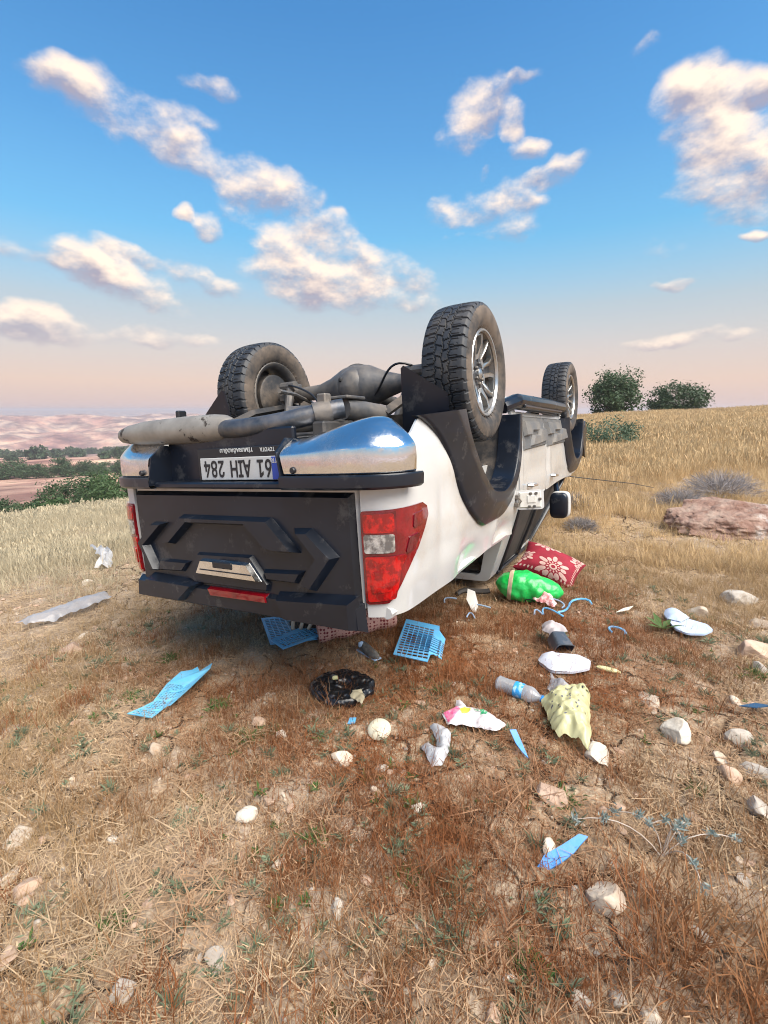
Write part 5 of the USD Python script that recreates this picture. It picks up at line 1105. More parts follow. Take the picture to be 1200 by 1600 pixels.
def sheet(pts, bulge=.02, wr=.012, wscale=30.0, lift=.022, thick=.002, res=.012, seed=1, ridge=True, holes=None):
    """A crumpled sheet lying on the ground: outline in world x, y."""
    poly = Polygon(pts).buffer(0)
    if holes is not None: poly = poly.difference(holes)
    if poly.geom_type != 'Polygon': poly = max(poly.geoms, key=lambda g: g.area)
    ext = poly.exterior
    def f(q):
        d = np.array([ext.distance(Point(a, b)) for a, b in q]); k = 1 - np.exp(-d / .03)
        p = np.c_[q * wscale, np.full(len(q), seed * 7.3)]
        n = meshkit.fbm(p, 4, seed); n = (1 - np.abs(2 * n - 1)) if ridge else n
        z = lay(q[:, 0], q[:, 1]) + lift + bulge * k + wr * (n - .5) * 2
        j = (meshkit.fbm(p + 40, 3, seed + 3) - .5) * wr * 1.2
        return np.stack([q[:, 0] + j, q[:, 1] + j, np.maximum(z, gz(q) + .006)], 1)
    return panel(poly, f, thick, res, (0, 0, 1)), f
def litter(name, m, mt, lab, cat, smooth=50, group=None):
    p = obj(name, m, mt, smooth=smooth); tag(prim(p), lab, cat, group); return p
def grid_holes(o, u, v, nu, nv, hu, hv, gu, gv, keep=None):
    """Slots laid along u, v from o."""
    u, v = np.array(u), np.array(v); H_ = []
    for i in range(nu):
        for j in range(nv):
            a = np.array(o) + u * (i * gu) + v * (j * gv)
            if keep is None or keep(i, j): H_.append(Polygon([a, a + u * hu, a + u * hu + v * hv, a + v * hv]))
    return shapely.union_all(H_)
def flat_sheet(poly, zf, thick=.004):
    m = trimesh.creation.extrude_polygon(poly, thick, engine='earcut'); m = m.subdivide() if False else m; v = np.asarray(m.vertices).copy(); v[:, 2] += zf(v[:, :2]); return tm(v, m.faces)
# torn crate side on the left
sA = np.array([(-1.227, 2.041), (-1.086, 1.993), (-1.044, 2.061), (-1.016, 2.041), (-.972, 2.178), (-.939, 2.361), (-.962, 2.455), (-1.007, 2.382), (-1.036, 2.43), (-1.055, 2.40), (-1.113, 2.388), (-1.14, 2.276), (-1.143, 2.126), (-1.173, 2.089)])
uA = np.array([.26, .965]); vA = np.array([-.965, .26]); PA = Polygon(sA).buffer(0)
hA = grid_holes(np.array([-1.03, 2.02]) - uA * .05 - vA * .02, uA, vA, 22, 14, .0075, .0115, .0125, .0165, keep=lambda i, j: i % 6 != 5).intersection(PA.buffer(-.010)); hA = hA.intersection(Polygon([(-1.3, 1.9), (-.98, 1.9), (-1.0, 2.30), (-1.2, 2.30)]))
PA2 = PA.difference(shapely.union_all([g for g in getattr(hA, 'geoms', [hA]) if g.area > 3e-5]))
litter('torn_plastic_sheet', flat_sheet(PA2, lambda q: lay(q[:, 0], q[:, 1]) + .045 + .05 * ((q - [-1.09, 2.2]) @ uA) + .5 * np.maximum((q - [-1.09, 2.2]) @ vA * -1 - .05, 0)), CYAN_P, 'torn pale blue perforated plastic sheet lying alone on the left', 'plastic sheet', False)
# crate panels by the tailgate
def crate_panel(name, lab, o, u, v, W, Hh, fold, zl, tilt, nu, nv, notch=True):
    """A slotted panel W x Hh with a folded right wing; o its near left corner."""
    o, u, v = np.array(o), np.array(u) / np.linalg.norm(u), np.array(v) / np.linalg.norm(v)
    P = Polygon([(0, 0), (W * .86, 0), (W * .90, .06), (W * 1.22, .09), (W * 1.22, Hh * .86), (W, Hh * .9), (W * .98, Hh), (.01, Hh)] if notch else [(0, 0), (W, 0), (W, Hh), (0, Hh * .95)])
    hs = [Polygon([(x, y), (x + W / nu * .68, y), (x + W / nu * .68, y + Hh / nv * .55), (x, y + Hh / nv * .55)]) for i in range(nu) for j in range(nv) for x, y in [(.018 + i * (W - .05) / nu, .02 + j * (Hh - .06) / nv)]]
    if notch: hs += [Polygon([(x, y), (x + .016, y), (x + .016, y + Hh / nv * .5), (x, y + Hh / nv * .5)]) for i in range(2) for j in range(2, nv - 3) for x, y in [(W * 1.06 + i * .024, .02 + j * (Hh - .06) / nv)]]
    Pl = P.difference(shapely.union_all(hs))
    m = trimesh.creation.extrude_polygon(shapely.segmentize(Pl, .03), .004, engine='earcut'); q = np.asarray(m.vertices)
    bend = np.maximum(q[:, 0] - W * .98, 0); x = q[:, 0] - bend * (1 - math.cos(fold)); dz = -bend * math.sin(fold) + tilt * q[:, 1] + .012 * np.sin(q[:, 1] * 14) * (q[:, 0] / W)
    w = o[None] + x[:, None] * u + q[:, 1:2] * v; z = lay(w[:, 0], w[:, 1]) + zl + dz + q[:, 2]
    rim_ = tube([np.r_[o, 0], np.r_[o + u * W * .9, 0]], .005, 6)
    return litter(name, tm(np.c_[w, z], m.faces), BLUE_P, lab, 'crate panel', False)
crate_panel('crate_panel', 'blue slotted plastic crate panel lying apart, right of the tailgate corner', (.052, 2.475), (.22, -.125), (.09, .43), .245, .40, .7, .055, .10, 6, 13)
crate_panel('crate_panel', 'blue slotted plastic crate panel pushed flat under the tailgate', (-.70, 2.72), (.30, .05), (-.16, .40), .29, .42, .3, .03, .05, 7, 14, False)
crate_panel('crate_panel', 'second blue slotted panel lying beside the pale bundle under the tailgate', (-.60, 2.62), (.235, .19), (-.12, .12), .30, .15, .2, .045, .12, 9, 5, False)
# bundle and rolled mat under the tail
CLOTH_D = mat('dark_cloth', (.018, .016, .016), .8, col2=(.05, .045, .04), scale=12, bump=.4, bscale=80); ROPE = mat('pale_rope', (.40, .34, .27), .8, col2=(.52, .46, .38), scale=30)
bz = float(lay(-.50, 2.95)); b_ = thing('cloth_bundle', 'dark bundle tied with pale rope, lying on the crate panel under the tailgate', 'bundle', loc=(-.50, 2.95, bz))
m = rock_mesh(700, .26, .55, 4, 3, .12); obj('bundle_body', tm(np.asarray(m.vertices) + [0, 0, .09], m.faces), CLOTH_D, b_, 50)
for k in range(3): obj('rope', tube(spline([(-.08 + .05 * k, -.12, .08), (-.07 + .06 * k, -.10, .15), (-.05 + .05 * k, 0, .165), (-.04 + .05 * k, .1, .12)], 12), .012, 7), ROPE, b_, True)
obj('knob', trimesh.creation.icosphere(3, .03).apply_translation([-.02, -.10, .165]), R_WHITE, b_, True)
def mat_pattern(n, l):
    n['ck'] = ('voronoi_texture', dict(scale=46.0, feature='f1', metric='manhattan', randomness=.1)); l.append(('co.object', 'ck.vector'))
    n['cm'] = ('map_range', dict(from_min=.52, from_max=.60, clamp=True)); l.append(('ck.distance', 'cm.value'))
    n['cx'] = ('mix', dict(color1=(.16, .02, .022), color2=(.50, .27, .22))); l += [('cm.result', 'cx.fac'), ('cx.color', 'p.base_color')]
MATW = mat('woven_mat', (.3, .1, .1), .85, bump=.4, bscale=120, extra=mat_pattern)
mp = spline([(-.42, 2.80, lay(-.42, 2.8) + .07), (-.2, 2.87, lay(-.2, 2.87) + .075), (.06, 2.97, lay(.06, 2.97) + .07)], 24)
litter('rolled_mat', tube(mp, .072 + .006 * np.sin(np.arange(24)), 20), MATW, 'red and cream woven mat rolled up under the tailgate corner', 'mat', 60)
# shoe
SHOE = mat('grey_shoe', (.06, .055, .05), .8, col2=(.13, .12, .11), scale=14, dirt=(.32, .27, .2, .6), dscale=10)
sz = float(lay(-.104, 2.55)); sh = thing('shoe', 'dark grey trainer lying between the mat and the blue crate panel', 'shoe', matrix=Gf.Matrix4d(*(xf2 := (np.array([[.62, .55, 0], [-.55, .62, 0], [0, 0, .8]]) * .80))[0], 0, *xf2[1], 0, *xf2[2], 0, -.09, 2.56, sz + .01, 1))
ring = lambda t, w, h, c: np.stack([np.full(16, 0) + w * np.cos(np.arange(16) * PI / 8), np.full(16, t), c + h * np.sin(np.arange(16) * PI / 8)], 1)
obj('upper', loft([ring(-.13, .012, .012, .03), ring(-.11, .036, .030, .035), ring(-.05, .045, .040, .042), ring(.02, .040, .055, .055), ring(.08, .036, .060, .06), ring(.12, .022, .040, .05), ring(.13, .008, .012, .045)]), SHOE, sh, 50)
obj('sole', cbox(.085, .27, .022, .01, (0, 0, .02)), GREYBLUE_P, sh); obj('tongue', cbox(.05, .03, .05, .01, (-.03, .07, .10)), GREYBLUE_P, sh)
# black bin bag, a flattened disc full of folds
def black_bag():
    m = trimesh.creation.icosphere(5); v = np.asarray(m.vertices).copy(); th = np.arctan2(v[:, 1], v[:, 0]); r = np.hypot(v[:, 0], v[:, 1])
    fold = (.5 - np.abs(meshkit.fbm(v * [3.2, 3.2, 1] + 4, 4, 4) - .5) * 2.6) * .26 + (meshkit.fbm(v * 7, 2, 8) - .5) * .05; v = v * (1 + .22 * (meshkit.fbm(np.stack([np.cos(th), np.sin(th), 0 * th], 1) * 1.6, 2, 5) - .5))[:, None]; v[:, 2] = v[:, 2] * (.42 - .22 * np.exp(-(r / .45) ** 2)) + fold; return tm(v * [.165, .15, .10], m.faces)
m = black_bag(); litter('black_bag', tm(np.asarray(m.vertices) + [-.205, 2.19, lay(-.205, 2.19) + .03], m.faces), FILM_B, 'shiny black plastic bag crumpled into a flat disc', 'plastic bag', 45)
m = rock_mesh(720, .03, .6); litter('paper_scrap', tm(np.asarray(m.vertices) + [-.24, 2.15, lay(-.24, 2.15) + .115], m.faces), FILM_Y, 'tiny cream crumb of paper on top of the black bag', 'paper')
for pts, lab, sd in (([(-.17, 2.12), (-.115, 2.13), (-.09, 2.07), (-.10, 2.0), (-.14, 2.05), (-.16, 2.06)], 'crumpled cream paper scrap at the front of the black bag', 3),):
    litter('paper_scrap', sheet(pts, .02, .012, 40, .05, .002, .008, sd)[0], film_mat('cream_paper', (.55, .48, .33), .0), lab, 'paper')
# lid, chip
litter('cream_lid', xf(revolve([(0, .024), (.030, .022), (.046, .016), (.052, .006), (.050, 0), (0, 0)], 40), trimesh.transformations.translation_matrix([-.02, 1.845, float(lay(-.02, 1.845)) + .03]) @ trimesh.transformations.euler_matrix(.35, -.1, 0)), mat('cream_plastic', (.56, .53, .40), .4, col2=(.50, .45, .33), scale=12), 'round cream coloured lid tilted on the ground below the black bag', 'lid', 40)
def shard(name, pts, mt, lab, cat='plastic shard', lift=.03, tilt=(0, 0), th=.004, group=None):
    P = np.array(pts); c = P.mean(0); m = trimesh.creation.extrude_polygon(Polygon(pts), th, engine='earcut'); v = np.asarray(m.vertices).copy(); v[:, 2] += lay(v[:, 0], v[:, 1]) + lift + (v[:, 0] - c[0]) * tilt[0] + (v[:, 1] - c[1]) * tilt[1]; return litter(name, tm(v, m.faces), mt, lab, cat, False, group)
shard('plastic_shard', [(-.164, 1.905), (-.130, 1.90), (-.125, 1.925), (-.155, 1.935)], BLUE_P, 'tiny square blue chip below the black bag', tilt=(.3, .3))
shard('plastic_shard', [(.520, 1.755), (.548, 1.76), (.560, 1.72), (.575, 1.665), (.556, 1.68), (.535, 1.71)], VIVID_P, 'small blue splinter standing right of the white knotted bag', tilt=(-.2, .6), lift=.035)
shard('plastic_shard', [(.452, 1.175), (.485, 1.205), (.545, 1.225), (.605, 1.248), (.630, 1.240), (.600, 1.222), (.575, 1.205), (.530, 1.185), (.480, 1.168)], VIVID_P, 'bright blue strip of plastic lying beside the upright pale stone', tilt=(.05, .5), lift=.035)
shard('plastic_shard', [(1.56, 1.885), (1.64, 1.90), (1.70, 1.875), (1.62, 1.865)], mat('navy_plastic', (.03, .07, .13), .3), 'dark blue sliver at the right edge above the grey spotted stone', lift=.04)
# white knotted bag, wrapper, yellow bag, clear bag, sheets on the left
litter('white_bag', sheet([(.145, 1.724), (.185, 1.755), (.213, 1.70), (.216, 1.78), (.198, 1.86), (.222, 1.865), (.262, 1.835), (.284, 1.80), (.262, 1.69), (.228, 1.615), (.186, 1.61)], .045, .016, 22, .02, .0015, .008, 5)[0], FILM_W, 'thin white plastic bag twisted into a curl, left of the printed wrapper', 'plastic bag', 60)
wp = thing('wrapper', 'crumpled white wrapper with pink, yellow and green print', 'wrapper')
wm, wf = sheet([(.262, 1.938), (.333, 1.985), (.345, 2.045), (.366, 2.03), (.385, 1.975), (.467, 1.948), (.53, 1.842), (.478, 1.80), (.389, 1.84), (.281, 1.862)], .035, .013, 24, .022, .0015, .009, 8); obj('wrapper_film', wm, FILM_P, wp, 60)
def printed(parent, name, pts, f, mt, off=.0022, res=.008):
    def g_(q): p = f(q); p[:, 2] += off; return p
    return obj(name, panel(Polygon(pts).buffer(0), g_, .0006, res, (0, 0, 1)), mt, parent, 60)
printed(wp, 'pink_print', [(.270, 1.935), (.33, 1.972), (.345, 1.93), (.31, 1.88), (.285, 1.87)], wf, mat('pink_ink', (.70, .12, .26), .35, col2=(.75, .35, .42), scale=40))
printed(wp, 'yellow_print', [(.335, 1.93), (.365, 1.945), (.392, 1.925), (.375, 1.895), (.345, 1.895)], wf, mat('yellow_ink', (.62, .66, .08), .35))
printed(wp, 'green_print', [(.405, 1.935), (.445, 1.935), (.462, 1.905), (.452, 1.875), (.42, 1.88), (.432, 1.90), (.41, 1.91)], wf, mat('green_ink', (.02, .30, .12), .35, col2=(.6, .6, .55), scale=60, lo=.52, hi=.56))
yp = thing('yellow_bag', 'pale yellow plastic bag with small dark print, bulging beside a white stone', 'plastic bag')
ym, yf = sheet([(.730, 1.996), (.775, 2.04), (.818, 2.064), (.89, 2.055), (.945, 2.075), (.975, 2.06), (.962, 2.004), (.93, 1.94), (.905, 1.88), (.865, 1.769), (.815, 1.665), (.79, 1.72), (.756, 1.741), (.707, 1.754), (.715, 1.85)], .075, .030, 22, .02, .0015, .008, 12); obj('bag_film', ym, FILM_Y, yp, 60)
ry = np.random.default_rng(31); YINK = mat('grey_print', (.10, .10, .13), .5)
for k in range(34):
    c = np.array([.735 + .17 * ry.random(), 1.80 + .19 * ry.random()]); c[0] += (c[1] - 1.9) * .4; s = .0045 * ry.uniform(.6, 1.3)
    P_ = Polygon([c + s * np.array([math.cos(t), math.sin(t)]) * (1 if i % 2 else .5) for i, t in enumerate(np.arange(8) * PI / 4)])
    if Polygon(ym.vertices[:3, :2]).is_valid and P_.area > 0: printed(yp, 'printed_mark', list(P_.exterior.coords)[:-1], yf, YINK, .003, .006)
for k in range(4): c = np.array([.905 + .012 * k, 1.985 + .008 * (k % 2)]); printed(yp, 'printed_mark', [c, c + [.009, .002], c + [.008, .010], c + [0, .008]], yf, INK, .003, .006)
litter('clear_bag', sheet([(.79, 2.10), (.83, 2.17), (.85, 2.23), (.865, 2.17), (.905, 2.12), (.915, 2.08), (.86, 2.06)], .055, .022, 28, .02, .0015, .008, 14)[0], FILM_C, 'crumpled clear film bag between the white slipper sole and the yellow bag', 'plastic bag', 60)
litter('plastic_film', sheet([(-2.655, 3.237), (-2.576, 3.326), (-2.507, 3.473), (-2.435, 3.64), (-2.336, 3.784), (-2.212, 3.69), (-2.31, 3.439), (-2.373, 3.275), (-2.541, 3.179)], .04, .03, 12, .035, .0015, .02, 16)[0], FILM_C, 'long clear plastic sheet stretched out on the bare slope at left', 'plastic sheet', 60)
def standing_film():
    n = 12; V_, F_ = [], []; a, b = np.array([-3.20, 5.12]), np.array([-2.83, 4.62])
    pth = spline([(-3.22, 5.18, lay(-3.22, 5.18) + .16), (-3.08, 5.05, lay(-3.08, 5.05) + .17), (-2.97, 4.90, lay(-2.97, 4.9) + .10), (-2.93, 4.80, lay(-2.93, 4.8) + .03)], n)
    for i in range(n):
        w = .075 * (1 + .3 * math.sin(i * 1.3)); 
        for j in range(7): t = j / 6 - .5; V_.append(pth[i] + np.array([w * 2 * t, .02 * math.sin(j * 2 + i), .03 * math.sin(i * .9 + j * 1.7)]))
    for i in range(n - 1):
        for j in range(6): k = i * 7 + j; F_ += [(k, k + 1, k + 8), (k, k + 8, k + 7)]
    return tm(V_, F_)
litter('plastic_film', standing_film(), FILM_W, 'white scrap of plastic caught upright in the grass left of the tail lamp', 'plastic sheet', 60)
# slippers
def slipper(name, lab, out, vamp, mt, leaves=False):
    p = thing(name, lab, 'slipper'); c = np.mean(out, 0); b = np.array(rounded(out, .03).exterior.coords)[:-1]
    f = lambda q: np.stack([q[:, 0], q[:, 1], lay(q[:, 0], q[:, 1]) + .045], 1)
    obj('sole', panel(rounded(out, .035), f, .012, .02, (0, 0, 1)), mt, p, 40)
    vp = Polygon(vamp).buffer(.004).intersection(rounded(out, .035).buffer(.004)); vp = vp if vp.geom_type == 'Polygon' else max(vp.geoms, key=lambda g: g.area)
    def g_(q):
        d = np.array([vp.exterior.distance(Point(a, b)) for a, b in q]); return np.stack([q[:, 0], q[:, 1], lay(q[:, 0], q[:, 1]) + .047 + .035 * (1 - np.exp(-d / .03)) + .008 * meshkit.fbm(np.c_[q * 30, q[:, :1] * 0], 3, 2)], 1)
    obj('upper', panel(vp, g_, .003, .012, (0, 0, 1)), mt, p, 60); return p
SLIP_W = mat('white_slipper', (.54, .54, .59), .7, col2=(.49, .51, .57), scale=10, bump=.2, bscale=150); SLIP_B = mat('bluish_slipper', (.46, .54, .68), .7, col2=(.41, .50, .66), scale=10, bump=.2, bscale=150)
slipper('slipper', 'flat white slipper lying below the dark plastic tub', [(.825, 2.345), (.87, 2.41), (.94, 2.435), (1.06, 2.40), (1.10, 2.33), (1.06, 2.25), (.96, 2.225), (.86, 2.24)], [(.82, 2.35), (.87, 2.42), (.94, 2.44), (.93, 2.22), (.85, 2.23)], SLIP_W)
sl2 = slipper('slipper', 'pale blue white slipper on the right with green leaves against it', [(1.74, 2.66), (1.79, 2.86), (1.85, 2.945), (1.90, 2.90), (1.90, 2.78), (1.955, 2.70), (1.94, 2.62), (1.86, 2.575), (1.77, 2.59)], [(1.76, 2.80), (1.84, 2.96), (1.91, 2.9), (1.9, 2.79), (1.82, 2.74)], SLIP_B)
lp = thing('leafy_sprig', 'sprig of fresh green leaves pressed against the pale blue white slipper', 'leaves', loc=(1.70, 2.72, float(lay(1.70, 2.72)) + .02))
for k in range(6):
    a = .6 + k * .95; d = np.array([math.cos(a), math.sin(a), .35 + .1 * (k % 3)]); s = np.array([-math.sin(a), math.cos(a), 0]); L = .10 + .02 * (k % 2)
    obj('leaf', tm([np.zeros(3), d * L * .5 + s * .022 + [0, 0, .006], d * L * .5 - s * .022 + [0, 0, .006], d * L, d * L * .5], [(0, 4, 1), (0, 2, 4), (1, 4, 3), (4, 2, 3)]), M_WEED, lp)
litter('dry_husk', xf(trimesh.creation.icosphere(3), np.array([[.050, .010, 0, 1.16], [-.03, .014, 0, 2.258], [0, 0, .012, float(lay(1.16, 2.258)) + .03], [0, 0, 0, 1]])), mat('husk', (.62, .58, .30), .6), 'pale yellow green dry leaf husk right of the white slipper', 'leaf', True)
# water bottle
def bottle():
    A, B = np.array([.555, 2.135, float(lay(.555, 2.135)) + .060]), np.array([.752, 1.985, float(lay(.752, 1.985)) + .045]); d = B - A; L = np.linalg.norm(d); d /= L; x = np.cross(d, [0, 0, 1]); x /= np.linalg.norm(x); y = np.cross(d, x)
    M = np.eye(4); M[:3, 0], M[:3, 1], M[:3, 2], M[:3, 3] = x, y, d, A
    n = dict(t=('transparent_bsdf', dict(color=(.94, .95, .97))), g=('glossy_bsdf', dict(roughness=.08)), w=('diffuse_bsdf', dict(color=(.75, .77, .80))), f=('fresnel', dict(IOR=1.6)), m=('mix_closure', {}), m2=('mix_closure', dict(fac=.28)))
    PET = usdkit.material(stage, LK + 'clear_bottle', n, [('f.fac', 'm.fac'), ('t.BSDF', 'm.closure1'), ('g.BSDF', 'm.closure2'), ('m.closure', 'm2.closure1'), ('w.BSDF', 'm2.closure2')], surface='m2.closure')
    p = thing('water_bottle', 'clear plastic water bottle with blue label and blue cap lying on its side', 'bottle')
    R = .034; pr = [(.004, 0), (.024, .001), (.032, .010)] + [(R - .0016 * (k % 2), .012 + k * .009) for k in range(17)] + [(R, .172), (.030, .186), (.020, .203), (.0125, .215), (.0125, .226)]
    k = L / .25; pr = [(r * 1.08, h * k) for r, h in pr]; m = revolve(pr, 40); v = np.asarray(m.vertices).copy(); v[:, 0] *= 1 - .14 * np.exp(-((v[:, 2] - .05) / .03) ** 2); obj('bottle_body', tm(v @ M[:3, :3].T + M[:3, 3], m.faces), PET, p, 40)
    lb = revolve([(R * 1.085 + .0006, .095 * k), (R * 1.085 + .001, .096 * k), (R * 1.085 + .001, .139 * k), (R * 1.085 + .0006, .140 * k)], 40); obj('label', xf(lb, M), mat('bottle_label', (.03, .28, .62), .3, col2=(.30, .55, .78), scale=38, lo=.5, hi=.56), p, 40)
    obj('cap', xf(revolve([(.0, .245 * k), (.014, .245 * k), (.0155, .242 * k), (.0155, .224 * k), (.0, .224 * k)], 24), M), VIVID_P, p, 30); obj('neck_ring', xf(revolve([(.0125, .219 * k), (.017, .219 * k), (.017, .222 * k), (.0125, .222 * k)], 24), M), PET, p, 30)
bottle()
# dark tub with tissue
ct = float(lay(1.0, 2.52)); tb = thing('plastic_tub', 'dark grey blue plastic tub lying open, pale tissue stuffed on it', 'tub', loc=(1.0, 2.52, ct))
rr = lambda h, a, b: np.array([(x, y, h) for x, y in np.array(rounded([(-a, -b), (a, -b), (a, b), (-a, b)], .02).exterior.segmentize(.01).coords)[:-1]])
def rect_ring(h, a, b, n=40):
    t = np.arange(n) * 2 * PI / n; c, s = np.cos(t), np.sin(t); return np.stack([a * np.sign(c) * np.abs(c) ** .4, b * np.sign(s) * np.abs(s) ** .4, np.full(n, h)], 1)
tub = loft([rect_ring(-.055, .038, .038), rect_ring(-.05, .044, .044), rect_ring(.045, .052, .052), rect_ring(.052, .056, .056), rect_ring(.055, .052, .052), rect_ring(-.03, .040, .040)]); obj('tub_body', xf(tub, trimesh.transformations.euler_matrix(2.0, .15, .2) ), mat('tub_plastic', (.05, .06, .075), .3, dirt=(.35, .3, .25, .3), dscale=12), tb, 40)
prim(tb).GetAttribute('xformOp:translate').Set((1.0, 2.52, ct + .055))
litter('tissue', sheet([(.93, 2.62), (.955, 2.70), (1.02, 2.72), (1.075, 2.64), (1.07, 2.59), (1.03, 2.60), (1.0, 2.54), (.965, 2.53), (.955, 2.58)], .05, .02, 26, .075, .002, .009, 18)[0], mat('tissue_paper', (.56, .50, .50), .8, transl=(.5, .5, .5)), 'crumpled pinkish white tissue on top of the dark tub', 'tissue', 60)
# hooks, clips and scraps of plastic by the cab
def clip(lab, pts, mt, r=.006, name='plastic_clip'):
    P_ = np.array(pts, float); P_[:, 2] = P_[:, 2] * .45 + lay(P_[:, 0], P_[:, 1]) + .03; return litter(name, tube(spline(P_, 14), r, 6), mt, lab, 'plastic clip', 40)
clip('bent blue plastic clip alone right of the scattered scraps', [(1.37, 2.67, .01), (1.385, 2.72, .035), (1.42, 2.70, .04), (1.435, 2.64, .005)], BLUE_P, .0075)
clip('grey blue hook lying left of the white card scrap', [(.44, 3.27, .01), (.455, 3.31, .05), (.50, 3.30, .055), (.53, 3.30, .04)], GREYBLUE_P, .006)
clip('grey blue clip crossing under the white card scrap', [(.62, 3.20, .03), (.68, 3.16, .035), (.74, 3.12, .02)], GREYBLUE_P, .005)
clip('dull blue clip below the white card scrap', [(.55, 2.98, .02), (.58, 3.02, .05), (.60, 2.96, .02)], GREYBLUE_P, .005)
clip('blue strap bent upward below the pink cloth', [(1.06, 2.98, .01), (1.08, 3.03, .06), (1.12, 2.98, .065), (1.17, 2.92, .02)], BLUE_P, .006)
clip('long blue hook lying right of the pink cloth', [(1.16, 2.99, .02), (1.26, 3.07, .03), (1.34, 3.17, .04), (1.40, 3.17, .05), (1.43, 3.10, .02)], BLUE_P, .0075)
clip('grey looped clip between the pink cloth and the blue hook', [(1.15, 3.12, .02), (1.17, 3.18, .07), (1.22, 3.15, .06), (1.21, 3.06, .02)], GREYBLUE_P, .0055)
clip('grey clip tip at the left of the blue strap', [(1.0, 2.98, .01), (1.02, 3.02, .05), (1.05, 2.97, .02)], GREYBLUE_P, .0055)
shard('card_scrap', [(.585, 3.20), (.60, 3.25), (.65, 3.235), (.665, 3.17), (.63, 3.12)], mat('white_card', (.55, .52, .47), .6), 'white pointed card scrap standing in the grass by the cab', 'card', tilt=(0, 1.2), lift=.07)
shard('card_scrap', [(1.52, 2.94), (1.60, 3.0), (1.68, 3.03), (1.62, 2.97)], mat('straw_card', (.66, .60, .48), .7), 'thin pale sliver of card right of the blue hook', 'card', lift=.04)
litter('pink_cloth', sheet([(1.05, 3.24), (1.09, 3.30), (1.16, 3.30), (1.20, 3.22), (1.19, 3.10), (1.15, 3.04), (1.12, 3.12), (1.08, 3.16)], .06, .03, 22, .03, .003, .012, 22)[0], mat('pink_cloth_print', (.62, .24, .24), .85, col2=(.72, .52, .50), scale=34, lo=.46, hi=.54), 'crumpled pink patterned cloth below the green sack', 'cloth', 60)
# green sack with its strap, leaning at the cab
def sack():
    A, B = np.array([.835, 3.40, float(lay(.835, 3.40)) + .125]), np.array([1.285, 3.24, float(lay(1.285, 3.24)) + .075]); d = B - A; L = np.linalg.norm(d); d /= L; x = np.cross(d, [0, 0, 1]); x /= np.linalg.norm(x); y = np.cross(x, d)
    def S(q, off=0.0):   # q: (t along, angle)
        t, a = q[:, 0], q[:, 1]; r = np.interp(t, [0, .03, .10, .25, .45, .62, .8, .93, 1.0], [.006, .035, .075, .112, .122, .110, .085, .055, .012]) + off
        w = meshkit.fbm(np.stack([np.cos(a) * 2.5, np.sin(a) * 2.5, t * 9], 1), 4, 6) - .5; r = r * (1 + .30 * w)
        return A + d * (t * L)[:, None] + x * (r * np.cos(a) * 1.0)[:, None] + y * (r * np.sin(a) * .95)[:, None]
    n, k = 60, 48; T, Aa = np.meshgrid(np.linspace(0, 1, n), np.arange(k) * 2 * PI / k, indexing='ij'); v = S(np.c_[T.ravel(), Aa.ravel()]).reshape(n, k, 3)
    p = thing('green_sack', 'bright green plastic sack tied with a tan strap, leaning at the crushed cab', 'sack')
    GS = mat('green_sack_film', (.012, .36, .055), .3, col2=(.02, .46, .09), scale=9, bump=.5, bscale=24, bdist=.012, coat=.25)
    obj('sack_body', loft(list(v)), GS, p, 60)
    Tn = np.linspace(.20, .262, 6); T2, A2 = np.meshgrid(Tn, np.arange(k) * 2 * PI / k, indexing='ij'); v2 = S(np.c_[T2.ravel(), A2.ravel()], .005).reshape(6, k, 3); obj('strap', loft(list(v2), caps=False), mat('tan_strap', (.48, .38, .25), .8, bump=.3, bscale=150), p, 60)
    for pts in ([(.50, 1.15), (.53, 1.45), (.58, 1.35), (.60, 1.10)], [(.55, 1.0), (.60, 1.2), (.645, 1.05), (.62, .8)], [(.60, .72), (.64, .95), (.67, .75)]):
        c = spline(np.c_[np.array(pts), np.zeros(len(pts))], 16)[:, :2]; w = .010
        poly = LineString(c * [1, .3]).buffer(w); m = panel(poly, lambda q: S(np.c_[q[:, 0], q[:, 1] / .3 - 1.95 + PI * .0], .003), .0006, .012); obj('sack_print', m, INK, p, 60)
sack()
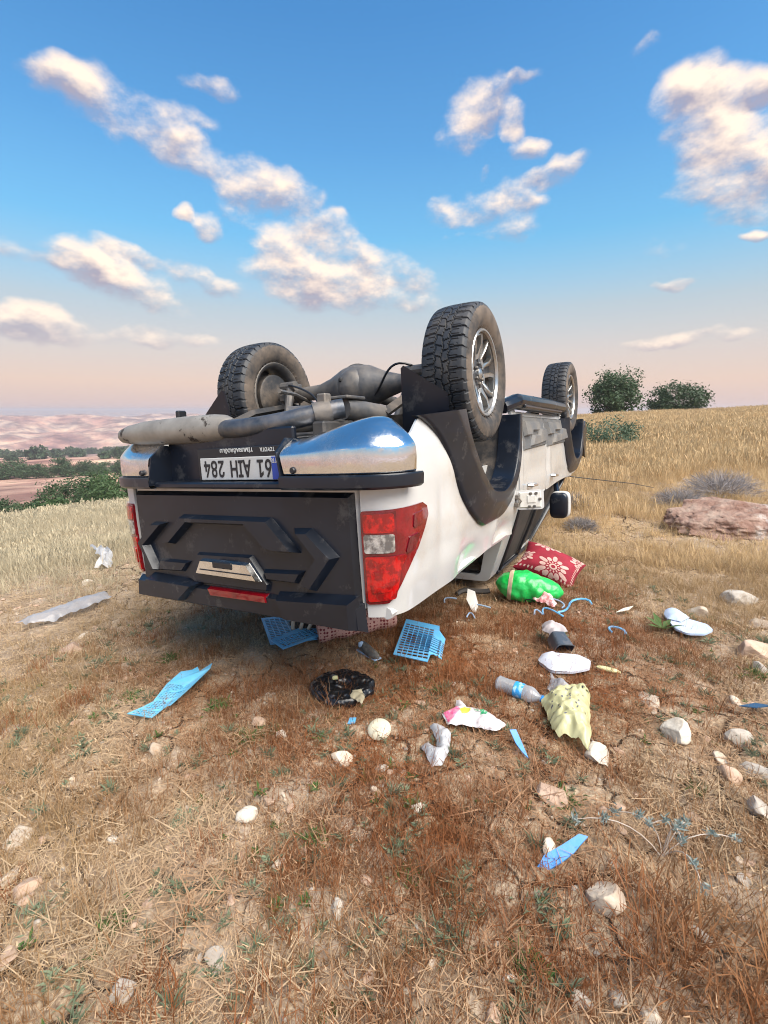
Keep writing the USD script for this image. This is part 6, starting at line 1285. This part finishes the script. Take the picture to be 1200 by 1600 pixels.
# red cushion
def cushion():
    A, B = np.array([1.15, 3.84, .17]), np.array([1.535, 3.61, .04]); u = (B - A); Lu = np.linalg.norm(u); u /= Lu; c = (A + B) / 2
    nrm = np.array([-.12, -.50, .86]); nrm -= u * (nrm @ u); nrm /= np.linalg.norm(nrm); v = np.cross(nrm, u); Lv = .33
    def S(q, side=1, off=0.0):
        a, b = q[:, 0], q[:, 1]; pin = 1 - .10 * (np.abs(a) ** 2) * (1 - np.abs(b)) * 0; h = .12 * ((1 - np.abs(a) ** 2.6) * (1 - np.abs(b) ** 2.6)) ** .55
        wr = .006 * (meshkit.fbm(np.stack([a * 4, b * 4, a * 0 + side], 1), 3, 3) - .5)
        aa, bb = a * (1 - .10 * (1 - b * b)), b * (1 - .10 * (1 - a * a))
        return c + u * (aa * Lu / 2 * 1.05)[:, None] + v * (bb * Lv / 2)[:, None] + nrm * (side * (h + wr + .004) + off)[:, None]
    sq = Polygon([(-1, -1), (1, -1), (1, 1), (-1, 1)]); p = thing('cushion', 'dark red cushion with cream flower medallions, resting on the green sack', 'cushion')
    RED = mat('red_velvet', (.20, .004, .016), .8, col2=(.27, .007, .024), scale=14, bump=.3, bscale=160); CRM = mat('cream_pattern', (.52, .34, .29), .85, col2=(.46, .27, .24), scale=30)
    m = cat_([panel(sq, lambda q: S(q, 1), .004, .07, nrm), panel(sq, lambda q: S(q, -1), .004, .07, -nrm)]); obj('cover', m, RED, p, 60)
    def dots(poly): 
        if poly.is_empty: return
        for g in getattr(poly, 'geoms', [poly]):
            if g.area > 1e-4: obj('flower_pattern', panel(g, lambda q: S(q, 1, .0022), .0008, .035, nrm), CRM, p, 60)
    def petal(cx, cy, ang, r0, r1, w): 
        t = np.linspace(0, PI, 9); L = r1 - r0; pts = [(r0 + L * (1 - math.cos(a)) / 2, w * math.sin(a) ** .8) for a in t] + [(r0 + L * (1 - math.cos(a)) / 2, -w * math.sin(a) ** .8) for a in t[::-1][1:-1]]
        ca, sa = math.cos(ang), math.sin(ang); return Polygon([(cx + x * ca - y * sa, cy + x * sa + y * ca) for x, y in pts]).buffer(0)
    box_ = Polygon([(-.96, -.96), (.96, -.96), (.96, .96), (-.96, .96)])
    for cx, cy, R in ((.18, -.55, .62), (-.30, .80, .55), (.95, .55, .45), (-.95, -.35, .45)):
        for k in range(12):
            an = k * PI / 6 + .1; dots(petal(cx, cy, an, R * .42, R * (.98 if k % 2 else .76), R * .13).intersection(box_))
            dots(petal(cx, cy, an + PI / 12, R * .26, R * .40, R * .04).intersection(box_))
        dots(Point(cx, cy).buffer(R * .22).difference(Point(cx, cy).buffer(R * .12)).intersection(box_))
    for k in range(16): dots(petal(-.93 + .125 * k, -.93, PI / 2, 0, .09, .03).intersection(box_)); dots(petal(.95, -.93 + .125 * k, PI, 0, .09, .03).intersection(box_))
cushion()
# bits under the crushed roof edge
clip('black bent trim strip under the roof edge, left of the green sack', [(.55, 3.42, .01), (.62, 3.46, .04), (.72, 3.44, .03), (.80, 3.42, .05)], INTERIOR, .02, 'trim_strip')
# ------------------------------------------------------------------ the dusty air
_zt, _zb = 9.0, -260.0
hz = trimesh.creation.box([13400, 13400, _zt - _zb]); hz.apply_translation([0, 0, (_zt + _zb) / 2])
HAZE = usdkit.material(stage, LK + 'dusty_air', {'v': ('principled_volume', dict(color=(.94, .82, .80), density=.00040, anisotropy=.25))}, [], volume='v.volume')
p = obj('haze', hz, HAZE); tag(prim(p), 'pale dusty haze lying over the valley', 'haze', kind='stuff')
